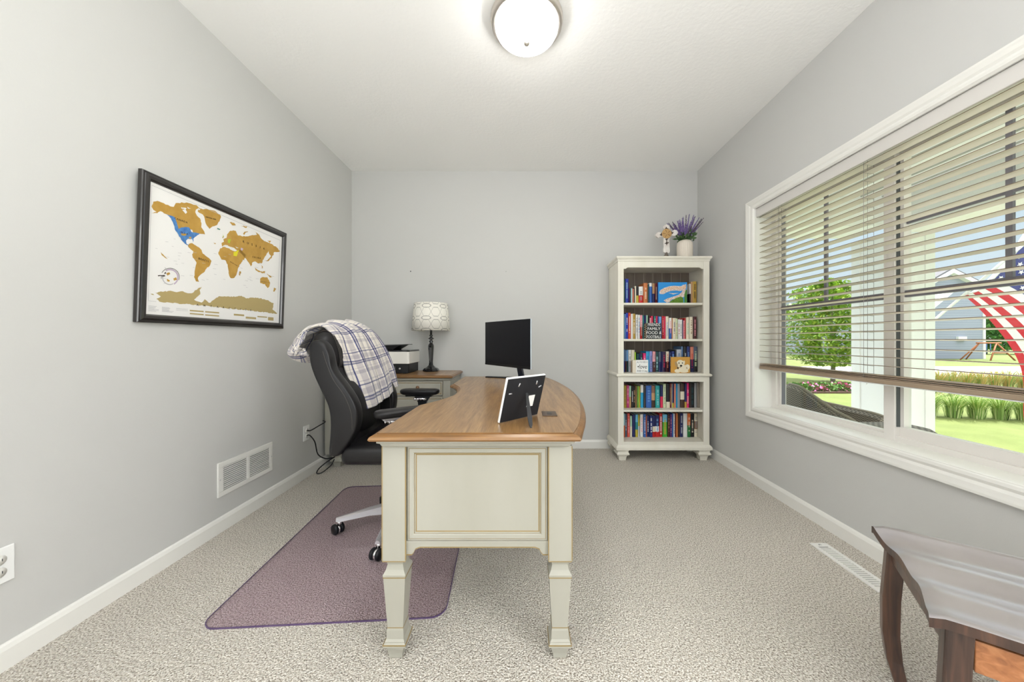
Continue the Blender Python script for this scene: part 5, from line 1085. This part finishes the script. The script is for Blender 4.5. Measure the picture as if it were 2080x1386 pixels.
# young maple
tr = thing('young_tree', (10.9, 12.0, GZ), 'young leafy light green tree on the lawn seen through the left window pane', 'tree')
MB().tube([(10.95, 12, GZ), (10.97, 12, 0.6), (10.9, 12, 1.6), (10.95, 12, 3.0)], [0.07, 0.06, 0.045, 0.015], 8).build('trunk', mat('bark', lin(150, 138, 126), 0.9), tr)
cr_ = MB()
for k in range(9000):
    z = rg.uniform(0.0, 1.0)**0.9; zc_ = 0.35+z*3.1; rmax = 1.55*math.sin(PI*min(1, 0.12+z*0.88))**0.6
    a = rg.uniform(0, 2*PI); r = rmax*rg.uniform(0.25, 1)**0.6*(0.75+0.30*math.sin(5*a+7*z)+0.16*math.sin(z*26+a*2)); c = Vector((10.8+r*math.cos(a), 12+r*math.sin(a), zc_-0.25*(1-r/1.6)))
    s = rg.uniform(0.05, 0.10); d = Vector((rg.uniform(-1, 1), rg.uniform(-1, 1), rg.uniform(-0.8, 0.5))).normalized(); q = d.cross(Vector((0.2, 0.3, 0.9))).normalized()
    cr_.add([c-d*s, c+q*s*0.5, c+d*s, c-q*s*0.5], [(0, 1, 2, 3)], 0 if rg.random() < 0.55 else 1)
co = cr_.build('crown', [mat('maple_leaf', lin(130, 166, 62), 0.6), mat('maple_leaf_lime', lin(178, 196, 92), 0.6)], tr); co['kind'] = 'stuff'
# flower bed
bed = thing('flower_bed', (8.6, 9.6, GZ), 'bed of pink flowers and green plants edging the lawn under the tree', 'flower bed')
MB().loft([[(8.4+1.35*x, 9.75+0.45*y, z) for x, y in rrect(1, 1, 0.6)] for z in (GZ, GZ+0.04)]).build('mulch', mat('mulch', lin(90, 66, 56), 0.95), bed)
fb = MB(); pk = MB()
for k in range(1500):
    c = Vector((8.4+rg.uniform(-1.3, 1.3), 9.75+rg.uniform(-0.38, 0.38), GZ+rg.uniform(0.02, 0.22))); s = rg.uniform(0.03, 0.06); d = Vector((rg.uniform(-1, 1), rg.uniform(-1, 1), rg.uniform(0, 1))).normalized(); q = d.cross(Vector((0.2, 0.5, 0.9))).normalized()
    tgt = pk if (math.sin(c.x*7.0) > 0.1 and rg.random() < 0.45) else fb
    tgt.add([c-d*s, c+q*s*0.6, c+d*s, c-q*s*0.6], [(0, 1, 2, 3)], 0)
fo1 = fb.build('foliage', mat('bed_green', lin(104, 140, 76), 0.8), bed); fo2 = pk.build('pink_blossoms', mat('blossom_pink', lin(226, 120, 178), 0.7), bed); fo1['kind'] = 'stuff'; fo2['kind'] = 'stuff'
# street and drive
struct(MB().box(9, 60, 15.5, 18.5, GZ, GZ+0.01), 'path_street', mat('asphalt', lin(206, 206, 208), 0.9))
struct(MB().box(17, 60, 13.4, 15.4, GZ, GZ+0.012), 'path_drive', mat('drive_grey', lin(176, 178, 190), 0.9))
# ornamental grasses
def clump(c, h, r, n, m, label, grp, name='grass_clump'):
    mb = MB()
    for k in range(n):
        a = rg.uniform(0, 2*PI); lean = rg.uniform(0.2, 1.0)*r; hh = h*rg.uniform(0.7, 1.05); b0 = c+Vector((math.cos(a), math.sin(a), 0))*rg.uniform(0, r*0.25); w_ = 0.007*max(1.0, h*1.4); q = Vector((-math.sin(a), math.cos(a), 0))*w_
        pts = [b0+Vector((math.cos(a)*lean*t_*t_, math.sin(a)*lean*t_*t_, hh*(t_*1.5-0.62*t_*t_))) for t_ in (0, 0.35, 0.7, 1)]
        vv = []
        for i, p in enumerate(pts): k2 = 1-i*0.28; vv += [p-q*k2, p+q*k2]
        mb.add(vv, [(0, 1, 3, 2), (2, 3, 5, 4), (4, 5, 7, 6)], 0 if rg.random() < 0.6 else 1)
    return tag(mb.build(name, m, origin=tuple(c)), label, 'ornamental grass', grp)
MG1 = [mat('grass_blade', lin(130, 160, 80), 0.8), mat('grass_blade_pale', lin(196, 206, 140), 0.8)]
MG2 = [mat('feather_grass', lin(206, 176, 120), 0.8), mat('feather_grass_green', lin(150, 180, 110), 0.8)]
for i, px in enumerate((1888, 1936, 1984, 2032, 2082)):
    clump(at(px, 846+i*2, GZ), 0.52, 0.42, 230, MG1, f'low arching green grass clump, {ORD[i]} from the porch column in the near row', 'low green grass clumps')
for i, px in enumerate((1880, 1908, 1936, 1964, 1992, 2020, 2048, 2078)):
    clump(at(px, 803, GZ), 0.78, 0.35, 220, MG2, f'tall feathery tan grass tuft, {ORD[i]} from the porch column in the rear row', 'tall tan feather grasses')
# grey house across the street
gh = thing('neighbour_house', (30, 26, GZ), 'blue grey sided house with white trim across the lawn', 'house')
def siding(name, c1, c2):
    m = bpy.data.materials.new(name); m.use_nodes = True; n = m.node_tree; p = n.nodes['Principled BSDF']; tc = n.nodes.new('ShaderNodeTexCoord'); sx = n.nodes.new('ShaderNodeSeparateXYZ'); ml_ = n.nodes.new('ShaderNodeMath'); ml_.operation = 'MULTIPLY'; ml_.inputs[1].default_value = 5.5
    fr = n.nodes.new('ShaderNodeMath'); fr.operation = 'FRACT'; r = n.nodes.new('ShaderNodeValToRGB'); r.color_ramp.elements[0].position = 0.0; r.color_ramp.elements[0].color = (*c2, 1); r.color_ramp.elements[1].position = 0.25; r.color_ramp.elements[1].color = (*c1, 1)
    n.links.new(tc.outputs['Object'], sx.inputs[0]); n.links.new(sx.outputs['Z'], ml_.inputs[0]); n.links.new(ml_.outputs[0], fr.inputs[0]); n.links.new(fr.outputs[0], r.inputs[0]); n.links.new(r.outputs[0], p.inputs['Base Color']); p.inputs['Roughness'].default_value = 0.7; return m
M_sid = siding('grey_siding', lin(158, 164, 182), lin(134, 140, 158)); M_roof = mat('shingle', lin(112, 110, 116), 0.9)
def px3(px, py, d): return Vector(((px-1062)/690*d, d, EYE-(py-690)/690*d))
D1 = 26.0
xr_ = px3(1999, 700, D1).x; xl_ = px3(1780, 700, D1).x; zr_ = px3(0, 588, D1).z
MB().box(xl_, xr_, D1, D1+9, GZ, zr_).build('wall', M_sid, gh)
MB().box(xr_-0.12, xr_+0.05, D1-0.06, D1+0.1, GZ, zr_).build('corner_trim', M_pw, gh)
pk_ = px3(1926, 556, D1); el_ = px3(1862, 592, D1); er_ = px3(1999, 592, D1)
MB().add([(el_.x, D1, zr_), (er_.x, D1, zr_), (pk_.x, D1, pk_.z), (el_.x, D1+9, zr_), (er_.x, D1+9, zr_), (pk_.x, D1+9, pk_.z)], [(0, 1, 2), (3, 5, 4), (0, 2, 5, 3), (1, 4, 5, 2)]).build('gable', M_sid, gh)
def slope(a, b2, th=0.3, over=0.4, m=M_pw, nm='rake_trim', y0=D1-0.35, y1=D1+0.02):
    MB().hexa([(a.x, y0, a.z), (b2.x, y0, b2.z), (b2.x, y1, b2.z), (a.x, y1, a.z)], [(a.x, y0, a.z+th), (b2.x, y0, b2.z+th), (b2.x, y1, b2.z+th), (a.x, y1, a.z+th)]).build(nm, m, gh)
pk_.y = el_.y = er_.y = D1
slope(el_, pk_); slope(er_, pk_); slope(el_+Vector((0, 0, 0.3)), pk_+Vector((0, 0, 0.3)), 0.12, 0, M_roof, 'roof', D1-0.3, D1+9); slope(er_+Vector((0, 0, 0.3)), pk_+Vector((0, 0, 0.3)), 0.12, 0, M_roof, 'roof', D1-0.3, D1+9)
lo1, lo2 = px3(1880, 636, D1-2), px3(1936, 590, D1-2)
MB().hexa([(lo1.x, D1-2.2, lo1.z), (lo2.x, D1-2.2, lo2.z), (lo2.x, D1, lo2.z), (lo1.x, D1, lo1.z)], [(lo1.x, D1-2.2, lo1.z+0.3), (lo2.x, D1-2.2, lo2.z+0.3), (lo2.x, D1, lo2.z+0.3), (lo1.x, D1, lo1.z+0.3)]).build('porch_rake', M_pw, gh)
vt = px3(1950, 688, D1); MB().box(vt.x-0.3, vt.x+0.35, D1-0.15, D1, vt.z-0.15, vt.z+0.15).build('wall_vent', M_pw, gh)
# white house far left
wh = thing('neighbour_house', (30, 40, GZ), 'white house with grey roof behind the young tree', 'house')
D2 = 40.0; a, c = px3(1560, 732, D2), px3(1646, 684, D2)
MB().box(a.x, c.x+6, D2, D2+10, GZ, c.z).build('wall', M_pw, wh)
r0, r1, r2 = px3(1560, 640, D2), px3(1600, 638, D2), px3(1655, 684, D2)
MB().add([(a.x-1, D2-0.4, c.z), (c.x+6.5, D2-0.4, c.z), (c.x+1, D2+5, c.z+2.6), (a.x-1, D2+5, c.z+2.6), (a.x-1, D2+10, c.z), (c.x+6.5, D2+10, c.z)], [(0, 1, 2, 3), (3, 2, 5, 4), (1, 5, 2), (0, 3, 4), (0, 4, 5, 1)]).build('roof', mat('roof_bluegrey', lin(150, 154, 172), 0.9), wh)
MB().box(px3(1612, 0, D2).x, px3(1640, 0, D2).x, D2-0.1, D2, GZ, px3(0, 700, D2).z).build('garage_door', M_plastic, wh)
# far hedge and trees
def bush(c, rx, rz, n, m, label, cat, name, grp=None, s0=0.12):
    t_ = thing(name, (c.x, c.y, GZ), label, cat, grp); mb = MB()
    for k in range(n):
        a = rg.uniform(0, 2*PI); e = rg.uniform(-0.2, PI/2); r = rg.uniform(0.7, 1.05); p = Vector((c.x+rx*r*math.cos(a)*math.cos(e), c.y+rx*0.6*r*math.sin(a)*math.cos(e), GZ+rz*0.25+rz*0.75*r*math.sin(e)))
        s = rg.uniform(0.6, 1.3)*s0; d = Vector((rg.uniform(-1, 1), rg.uniform(-1, 1), rg.uniform(-1, 1))).normalized(); q = d.cross(Vector((0.2, 0.3, 0.9))).normalized()
        mb.add([p-d*s, p+q*s*0.6, p+d*s, p-q*s*0.6], [(0, 1, 2, 3)], 0 if rg.random() < 0.6 else 1)
    f_ = mb.build('foliage', m, t_); f_['kind'] = 'stuff'
    MB().tube([(c.x, c.y, GZ), (c.x, c.y, GZ+rz*0.6)], [rx*0.06, rx*0.03], 7).build('trunk', MC['bark'], t_)
MF = [mat('evergreen', lin(70, 120, 54), 0.9), mat('evergreen_light', lin(104, 156, 74), 0.9)]
for i, (px, h) in enumerate(((2004, 3.6), (2046, 3.2), (2088, 3.8))): bush(px3(px, 700, 34.0), 1.15, h+1, 2200, MF, f'dark green tree beyond the swing set, {ORD[i]} from the grey house', 'tree', 'background_tree', 'trees behind the swing set', 0.20)
# swing set
sw = thing('swing_set', (34, 25, GZ), 'wooden A-frame swing set on the lawn beside the grey house', 'swing set')
M_cedar = mat('cedar', lin(178, 110, 76), 0.8); D3 = 24.0
q0, q1, q2, q3, q4 = px3(1998, 697, D3), px3(2033, 697, D3), px3(2000, 729, D3), px3(2050, 729, D3), px3(2024, 697, D3)
g3 = GZ; MB().tube([(q0.x-0.5, D3, q0.z), (q1.x, D3, q1.z)], 0.055, 6).build('top_beam', M_cedar, sw)
for a_, b2 in (((q4.x, D3, q4.z), (q2.x, D3-0.3, g3)), ((q4.x, D3, q4.z), (q3.x, D3-0.3, g3)), ((q0.x-0.3, D3, q0.z), (q0.x-0.9, D3+0.6, g3)), ((q0.x-0.3, D3, q0.z), (q0.x+0.3, D3+1.2, g3))): MB().tube([a_, b2], 0.045, 6).build('leg', M_cedar, sw)
zb3 = px3(0, 717, D3).z; MB().tube([(px3(2014, 0, D3).x, D3-0.15, zb3), (px3(2038, 0, D3).x, D3-0.15, zb3)], 0.05, 6).build('cross_brace', M_cedar, sw)
for px in (2004, 2012): MB().tube([(px3(px, 0, D3).x, D3, q0.z), (px3(px, 0, D3).x, D3, zb3)], 0.025, 5).build('swing_rope', mat('rope_blue', lin(110, 140, 200), 0.8), sw)

# flag on the porch column
fg = thing('flag', (3.86, 3.37, 1.25), 'American flag on an angled pole fixed to the porch column outside the window', 'flag')
P0 = Vector((4.28, 3.30, 1.51)); P1 = P0+Vector((0.68, -0.15, 0.72)).normalized()*0.95; pd = (P1-P0).normalized()
MB().tube([P0-pd*0.50, P1+pd*0.06], 0.012, 10).build('pole', mat('pole_white', lin(226, 226, 226), 0.4), fg)
MB().lathe([(0.012, 0), (0.03, 0.01), (0.03, 0.03), (0.002, 0.055)], (0, 0, 0), 12).v
MB().ellipsoid(tuple(P1+pd*0.08), (0.025, 0.025, 0.025)).build('finial', mat('gold_ball', lin(200, 170, 80), 0.3, metal=1), fg)
br = P0-pd*0.50; MB().box(3.85, 3.87, br.y-0.04, br.y+0.04, br.z-0.06, br.z+0.08).tube([(3.86, br.y, br.z-0.02), br], 0.02, 8).build('bracket', M_silver, fg)
def hoist(v): return (1-v)**2*P0+2*v*(1-v)*Vector((4.55, 3.30, 1.536))+v*v*Vector((4.92, 3.27, 2.21))
NU, NV = 60, 52; grid = []
for j in range(NV+1):
    v = j/NV; p = hoist(v); rows = [p.copy()]; st0 = math.radians(44-34*v)
    for i in range(NU):
        u = (i+1)/NU; th_ = st0+(math.radians(90)-st0)*min(1, (u*1.15)**1.1); hx_ = Vector((0.97, -0.22, 0))
        p = p+(hx_*math.cos(th_)+Vector((0, 0, -1))*math.sin(th_))*(1.42/NU); 
        wv = 0.03*math.sin(u*9+v*5)*u+0.02*math.sin(v*14+u*3)*u
        rows.append(p+Vector((0.25*wv, wv, 0)))
    grid.append(rows)
mb = MB(); vs = [p for r in grid for p in r]; w1_ = NU+1
for j in range(NV):
    for i in range(NU):
        st = int(j/NV*13)                                  # 0 = bottom stripe (red)
        m_ = 2 if (j/NV >= 6/13 and (i+0.5)/NU < 0.4) else (0 if st % 2 == 0 else 1)
        mb.f.append([j*w1_+i, j*w1_+i+1, (j+1)*w1_+i+1, (j+1)*w1_+i]); mb.m.append(m_); mb.s.append(True)
mb.v = vs
def fp(u, v):
    a = min(u*NU, NU-0.001); c = min(v*NV, NV-0.001); i, j = int(a), int(c); p = grid[j][i].lerp(grid[j][i+1], a-i).lerp(grid[j+1][i].lerp(grid[j+1][i+1], a-i), c-j); return p
cloth = mb.build('cloth', [mat('flag_red', lin(206, 50, 62), 0.8), mat('flag_white', lin(238, 236, 238), 0.8), mat('flag_blue', lin(74, 78, 140), 0.8)], fg)
sb = MB()
for r in range(9):
    for c in range(6 if r % 2 == 0 else 5):
        u0 = 0.4*((c+0.5+(0.5 if r % 2 else 0))/6); v0 = 6/13+(7/13)*(r+0.7)/9.4; pts = []
        for k in range(10):
            a = PI/2+k*PI/5; rr = (0.024 if k % 2 == 0 else 0.010); q = fp(max(0, u0+rr*math.cos(a)/1.42), min(1, v0+rr*math.sin(a)/0.95)); pts.append(q+Vector((-0.006, -0.010, 0)))
        sb.add(pts, [tuple(range(10))], 0); sb.add([q+Vector((0.012, 0.020, 0)) for q in pts], [tuple(range(10))], 0)
sb.build('stars', MC['flag_white'], cloth)
mb = MB().loft([[hoist(t_)+Vector((0.02*math.cos(a), 0.02*math.sin(a), 0.0)) for a in [2*PI*k/8 for k in range(8)]] for t_ in (0, 0.2, 0.4, 0.6, 0.8, 1)], 0, True); mb.build('hoist_sleeve', MC['flag_white'], fg)
